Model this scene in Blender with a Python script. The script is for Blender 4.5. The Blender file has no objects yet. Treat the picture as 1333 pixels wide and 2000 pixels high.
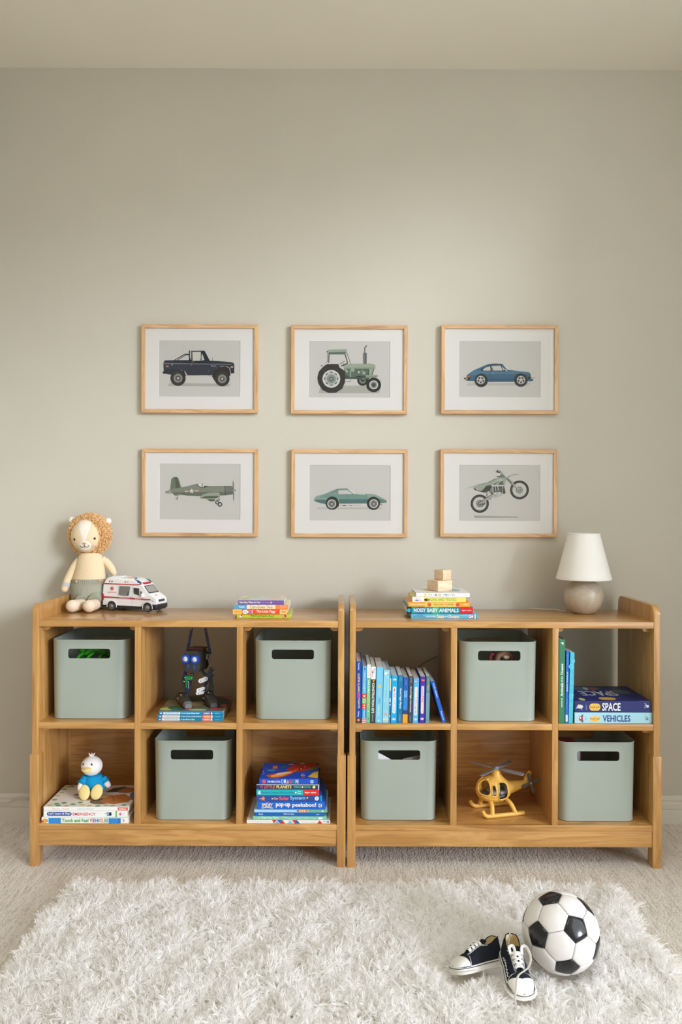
import bpy, bmesh, math, random
import numpy as np
from mathutils import Vector, Matrix, Euler
from mathutils import noise as mnoise

random.seed(7)
PI = math.pi
SC = bpy.context.scene
COL = SC.collection

# ------------------------------------------------------------------ camera
W_PX, H_PX = 1333, 2000
F_PX = 1560.0            # focal length in pixels
CAM_D = 2.738            # distance camera -> plane of the bookcase fronts
CAM_H = 1.218
ROLL = 0.0036
cr, sr = math.cos(ROLL), math.sin(ROLL)
cam_data = bpy.data.cameras.new('camera')
cam = bpy.data.objects.new('camera', cam_data)
COL.objects.link(cam)
cam_data.sensor_fit = 'VERTICAL'
cam_data.sensor_height = 36.0
cam_data.lens = F_PX * 36.0 / H_PX
cam_data.clip_start = 0.02
cam.matrix_world = Matrix(((cr, -sr, 0, 0), (0, 0, -1, -CAM_D), (sr, cr, 0, CAM_H), (0, 0, 0, 1)))
SC.camera = cam

# ------------------------------------------------------------------ world, light, exposure
world = bpy.data.worlds.new('sky')
SC.world = world
world.use_nodes = True
world.node_tree.nodes['Background'].inputs[0].default_value = (0.93, 0.975, 1.0, 1)
world.node_tree.nodes['Background'].inputs[1].default_value = 3.2
RX = 1.95                # right wall
WIN = dict(y0=-3.85, y1=-0.86, z0=.26, z1=2.93)
# low daylight from outside, softened by haze, falling in through the window of the right-hand wall
sun_data = bpy.data.lights.new('window_daylight', 'SUN')
sun_data.energy = 1.9; sun_data.angle = math.radians(14.0); sun_data.color = (0.94, 1.0, 1.16)
sun = bpy.data.objects.new('window_daylight', sun_data); COL.objects.link(sun)
SUN_AZ, SUN_EL = math.radians(46.0), math.radians(13.5)
sun_dir = Vector((math.sin(SUN_AZ) * math.cos(SUN_EL), -math.cos(SUN_AZ) * math.cos(SUN_EL), math.sin(SUN_EL)))
sun.location = sun_dir * 8
sun.rotation_euler = (-sun_dir).to_track_quat('-Z', 'Y').to_euler()
# added overhead fill that brightens the rug and floor, not a known fixture
cl = bpy.data.lights.new('added_floor_fill', 'AREA'); cl.shape = 'DISK'; cl.size = 0.9; cl.energy = 14.0; cl.color = (0.97, 1.0, 1.06)
clo = bpy.data.objects.new('added_floor_fill', cl); COL.objects.link(clo); clo.location = (-.25, -1.75, 2.93)
SC.view_settings.view_transform = 'Standard'
SC.view_settings.look = 'None'
SC.view_settings.gamma = 1.0
SC.view_settings.use_curve_mapping = False
SC.view_settings.exposure = -0.08
SC.cycles.use_denoising = True
SC.cycles.max_bounces = 20
SC.cycles.diffuse_bounces = 16
SC.cycles.transmission_bounces = 16
SC.cycles.transparent_max_bounces = 24

# ------------------------------------------------------------------ pixel -> world helper (used only to read off dimensions)
def P(px, py, Y):
    u, v = px - 666.5, py - 1000.0
    up, vp = u * cr + v * sr, -u * sr + v * cr
    s = (Y + CAM_D) / F_PX
    return Vector((up * s, Y, CAM_H - vp * s))
def XP(px, Y, py=1400): return P(px, py, Y).x
def SCL(Y): return (Y + CAM_D) / F_PX

# ------------------------------------------------------------------ materials
def lin(c):
    c = c / 255.0
    return c / 12.92 if c <= 0.04045 else ((c + 0.055) / 1.055) ** 2.4
def rgb(c): return (lin(c[0]), lin(c[1]), lin(c[2]), 1.0)
def new_mat(name):
    m = bpy.data.materials.new(name); m.use_nodes = True
    return m, m.node_tree.nodes, m.node_tree.links, m.node_tree.nodes['Principled BSDF']
_mc = {}
def flat(c, rough=0.55, metal=0.0, spec=0.5):
    k = (tuple(c), rough, metal, spec)
    if k in _mc: return _mc[k]
    m, n, l, b = new_mat('paint_%d_%d_%d' % tuple(c))
    b.inputs['Base Color'].default_value = rgb(c)
    b.inputs['Roughness'].default_value = rough
    b.inputs['Metallic'].default_value = metal
    b.inputs['Specular IOR Level'].default_value = spec
    _mc[k] = m
    return m
def N(nodes, t, **kw):
    n = nodes.new(t)
    for k, v in kw.items():
        if k.startswith('i_'): n.inputs[k[2:].replace('_', ' ')].default_value = v
        else: setattr(n, k, v)
    return n
def ramp(nodes, stops):
    r = nodes.new('ShaderNodeValToRGB')
    e = r.color_ramp.elements
    while len(e) < len(stops): e.new(0.5)
    for q, (p, c) in zip(e, stops): q.position = p; q.color = c
    return r
def add_bump(n, l, b, height_out, strength, dist):
    bp = N(n, 'ShaderNodeBump'); bp.inputs['Strength'].default_value = strength; bp.inputs['Distance'].default_value = dist
    l.new(height_out, bp.inputs['Height']); l.new(bp.outputs[0], b.inputs['Normal'])
    return bp
def obj_coords(n, l, scale, rot=(0, 0, 0), offset=True):
    tc = N(n, 'ShaderNodeTexCoord')
    src = tc.outputs['Object']
    if offset:
        oi = N(n, 'ShaderNodeObjectInfo')
        mul = N(n, 'ShaderNodeMath', operation='MULTIPLY'); mul.inputs[1].default_value = 9.0
        l.new(oi.outputs['Random'], mul.inputs[0])
        va = N(n, 'ShaderNodeVectorMath', operation='ADD')
        l.new(src, va.inputs[0]); l.new(mul.outputs[0], va.inputs[1])
        src = va.outputs[0]
    mp = N(n, 'ShaderNodeMapping')
    mp.inputs['Scale'].default_value = scale; mp.inputs['Rotation'].default_value = rot
    l.new(src, mp.inputs['Vector'])
    return mp.outputs[0]
def wood(name, axis, dark, mid, light, rough=0.30, freq=1.0):
    m, n, l, b = new_mat(name)
    s = [11.0 * freq] * 3; s['xyz'.index(axis)] = 0.9 * freq
    v = obj_coords(n, l, s)
    n1 = N(n, 'ShaderNodeTexNoise', i_Scale=1.6, i_Detail=5.0, i_Roughness=0.55, i_Distortion=1.1)
    l.new(v, n1.inputs['Vector'])
    # growth rings: contour lines of the stretched noise
    mu = N(n, 'ShaderNodeMath', operation='MULTIPLY'); mu.inputs[1].default_value = 34.0
    l.new(n1.outputs['Fac'], mu.inputs[0])
    sn = N(n, 'ShaderNodeMath', operation='SINE'); l.new(mu.outputs[0], sn.inputs[0])
    s2 = [150.0] * 3; s2['xyz'.index(axis)] = 5.0
    v2 = obj_coords(n, l, s2)
    n2 = N(n, 'ShaderNodeTexNoise', i_Scale=1.0, i_Detail=4.0, i_Roughness=0.65)
    l.new(v2, n2.inputs['Vector'])
    a = N(n, 'ShaderNodeMath', operation='MULTIPLY_ADD'); a.inputs[1].default_value = 0.11
    l.new(sn.outputs[0], a.inputs[0])
    l.new(n1.outputs['Fac'], a.inputs[2])
    a2 = N(n, 'ShaderNodeMath', operation='MULTIPLY_ADD'); a2.inputs[1].default_value = 0.55
    l.new(n2.outputs['Fac'], a2.inputs[0]); l.new(a.outputs[0], a2.inputs[2])
    r = ramp(n, [(0.48, rgb(dark)), (0.76, rgb(mid)), (1.02, rgb(light))])
    l.new(a2.outputs[0], r.inputs[0])
    l.new(r.outputs[0], b.inputs['Base Color'])
    b.inputs['Roughness'].default_value = rough
    b.inputs['Coat Weight'].default_value = 0.45; b.inputs['Coat Roughness'].default_value = 0.14
    add_bump(n, l, b, n2.outputs['Fac'], 0.08, 0.0005)
    return m
OAK = dict(dark=(160, 112, 57), mid=(190, 142, 80), light=(205, 158, 94))
oak_x = wood('oak_grain_x', 'x', **OAK)
oak_y = wood('oak_grain_y', 'y', **OAK)
oak_z = wood('oak_grain_z', 'z', **OAK)
FRM = dict(dark=(178, 136, 92), mid=(205, 163, 116), light=(217, 178, 132))
fr_x = wood('frame_oak_x', 'x', rough=0.5, freq=2.0, **FRM)
fr_z = wood('frame_oak_z', 'z', rough=0.5, freq=2.0, **FRM)
block_wood = wood('block_wood', 'x', (205, 172, 136), (228, 200, 166), (236, 212, 180), rough=0.6, freq=2.5)
def noisy(name, c1, c2, scale, rough=0.6, bump=0.2, bdist=0.001, bscale=None, stretch=(1, 1, 1), detail=4.0):
    m, n, l, b = new_mat(name)
    v = obj_coords(n, l, stretch)
    t = N(n, 'ShaderNodeTexNoise', i_Scale=scale, i_Detail=detail, i_Roughness=0.6)
    l.new(v, t.inputs['Vector'])
    r = ramp(n, [(0.35, rgb(c1)), (0.65, rgb(c2))])
    l.new(t.outputs['Fac'], r.inputs[0]); l.new(r.outputs[0], b.inputs['Base Color'])
    b.inputs['Roughness'].default_value = rough
    if bump:
        t2 = t
        if bscale:
            t2 = N(n, 'ShaderNodeTexNoise', i_Scale=bscale, i_Detail=3.0, i_Roughness=0.5)
            l.new(v, t2.inputs['Vector'])
        add_bump(n, l, b, t2.outputs['Fac'], bump, bdist)
    return m
wall_mat = noisy('wall_paint', (194, 189, 175), (197, 192, 178), 2.0, rough=0.75, bump=0.16, bdist=0.002, bscale=85.0)
ceil_mat = noisy('ceiling_paint', (229, 224, 211), (232, 227, 214), 2.0, rough=0.8, bump=0.1, bdist=0.002, bscale=70.0)
trim_mat = flat((214, 209, 198), 0.5)
def carpet():
    m, n, l, b = new_mat('carpet')
    tc = N(n, 'ShaderNodeTexCoord')
    mp = N(n, 'ShaderNodeMapping'); mp.inputs['Scale'].default_value = (190, 90, 1)
    l.new(tc.outputs['Object'], mp.inputs['Vector'])
    vo = N(n, 'ShaderNodeTexVoronoi', i_Scale=1.0, i_Randomness=0.75)
    l.new(mp.outputs[0], vo.inputs['Vector'])
    mp2 = N(n, 'ShaderNodeMapping'); mp2.inputs['Scale'].default_value = (90, 9, 1)
    l.new(tc.outputs['Object'], mp2.inputs['Vector'])
    st = N(n, 'ShaderNodeTexNoise', i_Scale=1.0, i_Detail=3.0, i_Roughness=0.6)
    l.new(mp2.outputs[0], st.inputs['Vector'])
    mx = N(n, 'ShaderNodeMath', operation='MULTIPLY_ADD'); mx.inputs[1].default_value = -0.55
    l.new(vo.outputs['Distance'], mx.inputs[0]); l.new(st.outputs['Fac'], mx.inputs[2])
    r = ramp(n, [(0.02, rgb((202, 194, 183))), (0.24, rgb((224, 217, 207))), (0.6, rgb((232, 226, 217)))])
    l.new(mx.outputs[0], r.inputs[0]); l.new(r.outputs[0], b.inputs['Base Color'])
    b.inputs['Roughness'].default_value = 0.95
    b.inputs['Specular IOR Level'].default_value = 0.1
    add_bump(n, l, b, mx.outputs[0], 0.9, 0.004)
    return m
carpet_mat = carpet()
def knit(name, c1, c2, scale, axis_scale=(1, 1, 0.6), bump=0.6):
    m, n, l, b = new_mat(name)
    v = obj_coords(n, l, axis_scale, offset=False)
    w = N(n, 'ShaderNodeTexVoronoi', i_Scale=scale, i_Randomness=0.35)
    l.new(v, w.inputs['Vector'])
    r = ramp(n, [(0.0, rgb(c2)), (0.7, rgb(c1))])
    l.new(w.outputs['Distance'], r.inputs[0]); l.new(r.outputs[0], b.inputs['Base Color'])
    b.inputs['Roughness'].default_value = 0.9
    b.inputs['Specular IOR Level'].default_value = 0.15
    add_bump(n, l, b, w.outputs['Distance'], -bump, 0.0012)
    return m
def glass_mat():
    m, n, l, b = new_mat('picture_glass')
    n.remove(b)
    out = [x for x in n if x.type == 'OUTPUT_MATERIAL'][0]
    tr = N(n, 'ShaderNodeBsdfTransparent'); tr.inputs[0].default_value = (0.97, 0.97, 0.97, 1)
    gl = N(n, 'ShaderNodeBsdfGlossy'); gl.inputs['Roughness'].default_value = 0.015
    # reflectance by Schlick, the same for both sides of the pane
    ge = N(n, 'ShaderNodeNewGeometry')
    dp = N(n, 'ShaderNodeVectorMath', operation='DOT_PRODUCT'); l.new(ge.outputs['Normal'], dp.inputs[0]); l.new(ge.outputs['Incoming'], dp.inputs[1])
    ab = N(n, 'ShaderNodeMath', operation='ABSOLUTE'); l.new(dp.outputs['Value'], ab.inputs[0])
    om = N(n, 'ShaderNodeMath', operation='SUBTRACT'); om.inputs[0].default_value = 1.0; l.new(ab.outputs[0], om.inputs[1])
    pw = N(n, 'ShaderNodeMath', operation='POWER'); pw.inputs[1].default_value = 5.0; l.new(om.outputs[0], pw.inputs[0])
    fr = N(n, 'ShaderNodeMath', operation='MULTIPLY_ADD'); fr.inputs[1].default_value = 0.95; fr.inputs[2].default_value = 0.03; l.new(pw.outputs[0], fr.inputs[0])
    mx = N(n, 'ShaderNodeMixShader')
    l.new(fr.outputs[0], mx.inputs[0]); l.new(tr.outputs[0], mx.inputs[1]); l.new(gl.outputs[0], mx.inputs[2])
    l.new(mx.outputs[0], out.inputs[0])
    return m
GLASS = glass_mat()

# ------------------------------------------------------------------ object helpers
def link(o): COL.objects.link(o); return o
def thing(name, label, cat, loc, rz=0.0, group=None):
    o = bpy.data.objects.new(name, None); link(o)
    o.empty_display_size = 0.05
    o.location = loc; o.rotation_euler = (0, 0, rz)
    o['label'] = label; o['category'] = cat
    if group: o['group'] = group
    return o
def tag(o, label, cat, group=None):
    o['label'] = label; o['category'] = cat
    if group: o['group'] = group
    return o
def structure(o): o['kind'] = 'structure'; return o

_textcache = {}
def text_mesh(s, bold=True):
    """lettering outline, normalised to the unit box"""
    if (s, bold) in _textcache: return _textcache[(s, bold)]
    cu = bpy.data.curves.new('lettering', 'FONT'); cu.body = s; cu.size = 1.0; cu.resolution_u = 2
    cu.fill_mode = 'FRONT'
    if bold: cu.offset = 0.022
    ob = bpy.data.objects.new('lettering', cu)
    me = bpy.data.meshes.new_from_object(ob)
    vs = [v.co.copy() for v in me.vertices]; fs = [tuple(p.vertices) for p in me.polygons]
    bpy.data.objects.remove(ob); bpy.data.curves.remove(cu); bpy.data.meshes.remove(me)
    if vs:
        x0 = min(v.x for v in vs); x1 = max(v.x for v in vs); y0 = min(v.y for v in vs); y1 = max(v.y for v in vs)
        vs = [((v.x - x0) / max(x1 - x0, 1e-6), (v.y - y0) / max(y1 - y0, 1e-6)) for v in vs]
    _textcache[(s, bold)] = (vs, fs)
    return vs, fs

class MB:
    """collects shapes and links them as ONE mesh object"""
    def __init__(s): s.v = []; s.f = []; s.mi = []; s.sm = []; s.mats = []
    def m(s, mat):
        if mat not in s.mats: s.mats.append(mat)
        return s.mats.index(mat)
    def add(s, vs, fs, mat, smooth=False, M=None):
        o = len(s.v); k = s.m(mat)
        s.v += [tuple(M @ Vector(v)) if M is not None else tuple(v) for v in vs]
        for f in fs:
            s.f.append(tuple(i + o for i in f)); s.mi.append(k); s.sm.append(smooth)
        return s
    def box(s, x0, x1, y0, y1, z0, z1, mat, b=0.0, seg=2, M=None):
        bm = bmesh.new(); bmesh.ops.create_cube(bm, size=1.0)
        for v in bm.verts:
            v.co = Vector((x0 + (v.co.x + .5) * (x1 - x0), y0 + (v.co.y + .5) * (y1 - y0), z0 + (v.co.z + .5) * (z1 - z0)))
        if b > 0: bmesh.ops.bevel(bm, geom=bm.edges[:], offset=b, segments=seg, affect='EDGES', profile=0.6)
        bm.verts.index_update()
        s.add([v.co.copy() for v in bm.verts], [tuple(v.index for v in f.verts) for f in bm.faces], mat, b > 0 and seg > 1, M)
        bm.free(); return s
    def prism(s, pts, axis, a, b, mat, bev=0.0, seg=1, smooth=False, M=None):
        def mk(p, t):
            return {'x': (t, p[0], p[1]), 'y': (p[0], t, p[1]), 'z': (p[0], p[1], t)}[axis]
        n = len(pts)
        bm = bmesh.new()
        va = [bm.verts.new(mk(p, a)) for p in pts]; vb = [bm.verts.new(mk(p, b)) for p in pts]
        bm.faces.new(va); bm.faces.new(vb[::-1])
        for i in range(n): bm.faces.new((va[i], vb[i], vb[(i + 1) % n], va[(i + 1) % n]))
        bmesh.ops.recalc_face_normals(bm, faces=bm.faces[:])
        if bev > 0:
            ed = [e for e in bm.edges if len(e.link_faces) == 2 and e.calc_face_angle(0) > 0.6]
            bmesh.ops.bevel(bm, geom=ed, offset=bev, segments=seg, affect='EDGES', profile=0.6, clamp_overlap=True)
        bm.verts.index_update()
        s.add([v.co.copy() for v in bm.verts], [tuple(v.index for v in f.verts) for f in bm.faces], mat, smooth, M)
        bm.free(); return s
    def loft(s, rings, mat, closed=True, cap0=True, cap1=True, smooth=True, M=None):
        n = len(rings[0]); vs = [p for r in rings for p in r]; fs = []
        for i in range(len(rings) - 1):
            for j in range(n if closed else n - 1):
                k = (j + 1) % n
                fs.append((i * n + j, i * n + k, (i + 1) * n + k, (i + 1) * n + j))
        if closed and cap0: fs.append(tuple(range(n - 1, -1, -1)))
        if closed and cap1: fs.append(tuple((len(rings) - 1) * n + j for j in range(n)))
        return s.add(vs, fs, mat, smooth, M)
    def lathe(s, prof, n, mat, c=(0, 0, 0), cap0=True, cap1=True, M=None):
        rings = [[(c[0] + r * math.cos(2 * PI * j / n), c[1] + r * math.sin(2 * PI * j / n), c[2] + z) for j in range(n)] for r, z in prof]
        return s.loft(rings, mat, True, cap0, cap1, True, M)
    def ell(s, c, r, mat, nu=20, nv=12, R=None, M=None):
        c = Vector(c); rings = []
        for i in range(1, nv):
            th = PI * i / nv; ring = []
            for j in range(nu):
                ph = 2 * PI * j / nu
                p = Vector((r[0] * math.sin(th) * math.cos(ph), r[1] * math.sin(th) * math.sin(ph), -r[2] * math.cos(th)))
                if R is not None: p = R @ p
                ring.append(c + p)
            rings.append(ring)
        a = Vector((0, 0, -r[2])); b = Vector((0, 0, r[2]))
        if R is not None: a = R @ a; b = R @ b
        vs = [p for q in rings for p in q] + [c + a, c + b]; fs = []
        for i in range(len(rings) - 1):
            for j in range(nu):
                k = (j + 1) % nu
                fs.append((i * nu + j, i * nu + k, (i + 1) * nu + k, (i + 1) * nu + j))
        L = len(rings) * nu
        for j in range(nu):
            k = (j + 1) % nu
            fs.append((L, k, j)); fs.append((L + 1, L - nu + j, L - nu + k))
        return s.add(vs, fs, mat, True, M)
    def tube(s, path, r, mat, n=8, flatten=None, up=None, caps=True, closed=False, M=None):
        """flatten: (half width, half thickness) ribbon section; else round of radius r (number or list)"""
        path = [Vector(p) for p in path]; rings = []; prev = None
        m = len(path)
        for i, p in enumerate(path):
            if closed: t = path[(i + 1) % m] - path[i - 1]
            else: t = path[min(i + 1, m - 1)] - path[max(i - 1, 0)]
            t.normalize()
            if prev is None:
                a = Vector(up) if up is not None else (Vector((0, 0, 1)) if abs(t.z) < 0.9 else Vector((1, 0, 0)))
            else: a = prev
            a = (a - t * a.dot(t))
            if a.length < 1e-6: a = t.orthogonal()
            a.normalize(); prev = a
            b = t.cross(a)
            rr = r[i] if isinstance(r, (list, tuple)) else r
            ra, rb = (flatten[1], flatten[0]) if flatten else (rr, rr)
            rings.append([p + a * (math.cos(2 * PI * j / n) * ra) + b * (math.sin(2 * PI * j / n) * rb) for j in range(n)])
        if closed: rings.append(rings[0])
        return s.loft(rings, mat, True, caps and not closed, caps and not closed, True, M)
    def poly(s, pts, mat, M=None): return s.add(pts, [tuple(range(len(pts)))], mat, False, M)
    def build(s, name, parent=None, loc=None, angle=40):
        me = bpy.data.meshes.new(name)
        me.from_pydata(s.v, [], s.f)
        for mt in s.mats: me.materials.append(mt)
        me.polygons.foreach_set('material_index', s.mi)
        me.polygons.foreach_set('use_smooth', s.sm)
        me.update()
        if any(s.sm): me.set_sharp_from_angle(angle=math.radians(angle))
        o = bpy.data.objects.new(name, me); link(o)
        if parent is not None: o.parent = parent
        if loc is not None: o.location = loc
        return o

class Print:
    """flat print on a plane: origin, axes U, V (full extents), normal; layers lifted by a hair"""
    def __init__(s, mb, O, U, V, Nn, eps=0.00003, M=None, ramp_eps=True):
        s.mb = mb; s.O = Vector(O); s.U = Vector(U); s.V = Vector(V); s.N = Vector(Nn); s.k = 1; s.eps = eps; s.M = M
        s.lu = s.U.length; s.lv = s.V.length
    def pt(s, a, b): return s.O + s.U * a + s.V * b + s.N * (s.k * s.eps)
    def poly(s, pts, mat):
        q = [s.pt(a, b) for a, b in pts]
        ar = sum(pts[i][0] * pts[(i + 1) % len(pts)][1] - pts[(i + 1) % len(pts)][0] * pts[i][1] for i in range(len(pts)))
        if (ar > 0) != (s.U.cross(s.V).dot(s.N) > 0): q = q[::-1]
        s.mb.poly(q, mat, s.M); s.k += 1
    def rect(s, a0, a1, b0, b1, mat): s.poly([(a0, b0), (a1, b0), (a1, b1), (a0, b1)], mat)
    def disc(s, a, b, ra, rb, mat, n=20): s.poly([(a + ra * math.cos(2 * PI * i / n), b + rb * math.sin(2 * PI * i / n)) for i in range(n)], mat)
    def line(s, pts, w, mat):
        """w in metres"""
        for i in range(len(pts) - 1):
            a = Vector((pts[i][0] * s.lu, pts[i][1] * s.lv)); b = Vector((pts[i + 1][0] * s.lu, pts[i + 1][1] * s.lv))
            d = (b - a)
            if d.length < 1e-9: continue
            d.normalize(); nn = Vector((-d.y, d.x)) * (w / 2); e = d * (w * 0.2)
            q = [a - nn - e, b - nn + e, b + nn + e, a + nn - e]
            s.poly([(p.x / s.lu, p.y / s.lv) for p in q], mat); s.k -= 1
        s.k += 1
    def text(s, t, a0, a1, b0, b1, mat, bold=True):
        vs, fs = text_mesh(t, bold)
        if not vs: return
        s.mb.add([s.pt(a0 + x * (a1 - a0), b0 + y * (b1 - b0)) for x, y in vs], fs, mat, False, s.M); s.k += 1
def arc(cx, cy, r, a0, a1, n):
    return [(cx + r * math.cos(math.radians(a0 + (a1 - a0) * i / n)), cy + r * math.sin(math.radians(a0 + (a1 - a0) * i / n))) for i in range(n + 1)]
def smooth_path(pts, sub=6):
    pts = [Vector(p) for p in pts]; out = []
    for i in range(len(pts) - 1):
        p0 = pts[max(i - 1, 0)]; p1 = pts[i]; p2 = pts[i + 1]; p3 = pts[min(i + 2, len(pts) - 1)]
        for k in range(sub):
            t = k / sub
            out.append(0.5 * ((2 * p1) + (-p0 + p2) * t + (2 * p0 - 5 * p1 + 4 * p2 - p3) * t * t + (-p0 + 3 * p1 - 3 * p2 + p3) * t ** 3))
    out.append(pts[-1]); return out
def interp(tab, t):
    if t <= tab[0][0]: return tab[0][1]
    for i in range(len(tab) - 1):
        if t <= tab[i + 1][0]:
            k = (t - tab[i][0]) / (tab[i + 1][0] - tab[i][0])
            return tab[i][1] + (tab[i + 1][1] - tab[i][1]) * k
    return tab[-1][1]

# ------------------------------------------------------------------ room
LX, BY, WY, CZ = -1.5, -4.0, 0.405, 2.962
def slab(name, x0, x1, y0, y1, z0, z1, mat):
    return structure(MB().box(x0, x1, y0, y1, z0, z1, mat).build(name))
slab('floor', LX - .1, RX + .1, BY - .1, WY + .1, -0.1, 0.0, carpet_mat)
slab('ceiling', LX - .1, RX + .1, BY - .1, WY + .1, CZ, CZ + 0.1, ceil_mat)
slab('wall_back', LX - .1, RX + .1, WY, WY + .1, 0, CZ, wall_mat)
slab('wall_left', LX - .1, LX, BY, WY, 0, CZ, wall_mat)
slab('wall_front', LX - .1, RX + .1, BY - .1, BY, 0, CZ, wall_mat)
# right wall with the window opening cut out
wr = MB()
wr.box(RX, RX + .12, BY, WIN['y0'], 0, CZ, wall_mat); wr.box(RX, RX + .12, WIN['y1'], WY, 0, CZ, wall_mat)
wr.box(RX, RX + .12, WIN['y0'], WIN['y1'], 0, WIN['z0'], wall_mat); wr.box(RX, RX + .12, WIN['y0'], WIN['y1'], WIN['z1'], CZ, wall_mat)
structure(wr.build('wall_right'))
wf = MB()
t = 0.05
wf.box(RX - .015, RX + .0, WIN['y0'] - t, WIN['y1'] + t, WIN['z1'], WIN['z1'] + t, trim_mat, .003)
wf.box(RX - .03, RX + .0, WIN['y0'] - t, WIN['y1'] + t, WIN['z0'] - t, WIN['z0'], trim_mat, .003)
wf.box(RX - .015, RX + .0, WIN['y0'] - t, WIN['y0'], WIN['z0'], WIN['z1'], trim_mat, .003)
wf.box(RX - .015, RX + .0, WIN['y1'], WIN['y1'] + t, WIN['z0'], WIN['z1'], trim_mat, .003)
structure(wf.build('window_1'))
BBP = [(0, 0), (-.013, 0), (-.013, .050), (-.011, .053), (-.009, .056), (-.0135, .059), (-.0135, .078), (-.011, .082), (-.008, .084), (-.0085, .088), (-.0105, .092), (-.0095, .099), (-.005, .106), (0, .108)]
structure(MB().prism([(WY + p[0], p[1]) for p in BBP], 'x', LX, RX, trim_mat).build('baseboard_back'))
structure(MB().prism([(LX - p[0], p[1]) for p in BBP], 'y', BY, WY - .0135, trim_mat).build('baseboard_left'))
structure(MB().prism([(RX + p[0], p[1]) for p in BBP], 'y', BY, WY - .0135, trim_mat).build('baseboard_right'))

# ------------------------------------------------------------------ bookcases
Z_TOP, Z_TOPU, Z_MID, Z_MIDU, Z_BOT, Z_BOTU = .8433, .8215, .4930, .4715, .1457, .1257
DEP, PAN_H, Y_BACK = .360, .900, .323
def bookcase(label, px):
    """px: pixel columns of the fronts: outer left, inner left, d1 left, d1 right, d2 left, d2 right, inner right, outer right"""
    x = [XP(p, 0, 1420) for p in px]
    xc = (x[0] + x[-1]) / 2
    T = thing('bookcase', label, 'bookcase', (xc, DEP / 2, 0), 0, 'matching oak cubby bookcases')
    def put(mb, name): return mb.build(name, T)
    off = lambda a: a - xc
    yo = -DEP / 2
    for a, b, side in ((x[0], x[1], -1), (x[6], x[7], 1)):
        r = .034
        prof = [(yo, .05), (yo + DEP, .05)] + arc(yo + DEP - r, PAN_H - r, r, 0, 90, 8) + arc(yo + r, PAN_H - r, r, 90, 180, 8)
        mb = MB().prism(prof, 'x', off(a), off(b), oak_z, .0022, 2, True)
        put(mb, 'side_panel')
        lo, li = (.0065, .0015)
        la, lb = (a - lo, b + li) if side < 0 else (a - li, b + lo)
        zt = .3835
        for y0, y1 in ((yo - .0012, yo + .046), (yo + DEP - .046, yo + DEP)):
            mb = MB()
            pr = [(y0, 0), (y1, 0)] + arc(y1 - .012, zt - .012, .012, 0, 90, 5) + [(y0, zt)]
            mb.prism(pr, 'x', off(la), off(lb), oak_z, .0018, 2, True)
            put(mb, 'leg')
    put(MB().box(off(x[1]), off(x[6]), yo + .001, yo + DEP, Z_TOPU, Z_TOP, oak_x, .0015), 'top_panel')
    put(MB().box(off(x[1]), off(x[6]), yo + .001, yo + Y_BACK, Z_BOTU, Z_BOT, oak_x, .0015), 'bottom_shelf')
    put(MB().box(off(x[1]), off(x[6]), yo + .003, yo + .023, .0705, Z_BOTU - .001, oak_x, .0015), 'apron')
    put(MB().box(off(x[1]), off(x[6]), yo + Y_BACK, yo + Y_BACK + .008, .0705, Z_MIDU, oak_x), 'back_panel')
    for a, b in ((x[2], x[3]), (x[4], x[5])):
        # divider, notched around the back panel
        pr = [(yo + .001, Z_BOT), (yo + Y_BACK, Z_BOT), (yo + Y_BACK, Z_MIDU), (yo + DEP, Z_MIDU), (yo + DEP, Z_TOPU), (yo + .001, Z_TOPU)]
        put(MB().prism(pr, 'x', off(a), off(b), oak_z, .0013, 2, True), 'divider')
    cells = ((x[1], x[2]), (x[3], x[4]), (x[5], x[6]))
    for a, b in cells:
        put(MB().box(off(a), off(b), yo + .001, yo + DEP - .004, Z_MIDU, Z_MID, oak_x, .0015), 'shelf')
    # small wooden corner blocks under the top and the shelves
    blk = MB().prism([(0, 0), (.026, 0), (.026, -.012), (.018, -.017), (0, -.017)], 'y', -.02, .02, oak_y, .001).build('corner_block', T)
    first = True
    for (a, b), up, dn in zip(cells, ((1, 1), (0, 0), (1, 1)), ((1, 0), (0, 0), (0, 1))):
        for z, fl in ((Z_TOPU, up), (Z_MIDU, dn)):
            for s_, k in ((1, fl[0]), (-1, fl[1])):
                if not k: continue
                o = blk if first else blk.copy()
                if not first: link(o)
                first = False
                o.location = (off(a) if s_ > 0 else off(b), yo + .055, z)
                o.scale = (s_, 1, 1)
    return x
XL = bookcase('oak cubby bookcase on the left, carrying the lion and the toy ambulance', (62.3, 75, 262.6, 274.6, 462, 474, 660.2, 672.3))
XR = bookcase('oak cubby bookcase on the right, carrying the white table lamp', (683, 694.8, 881, 893, 1079.4, 1091.2, 1277.6, 1289.8))

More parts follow.
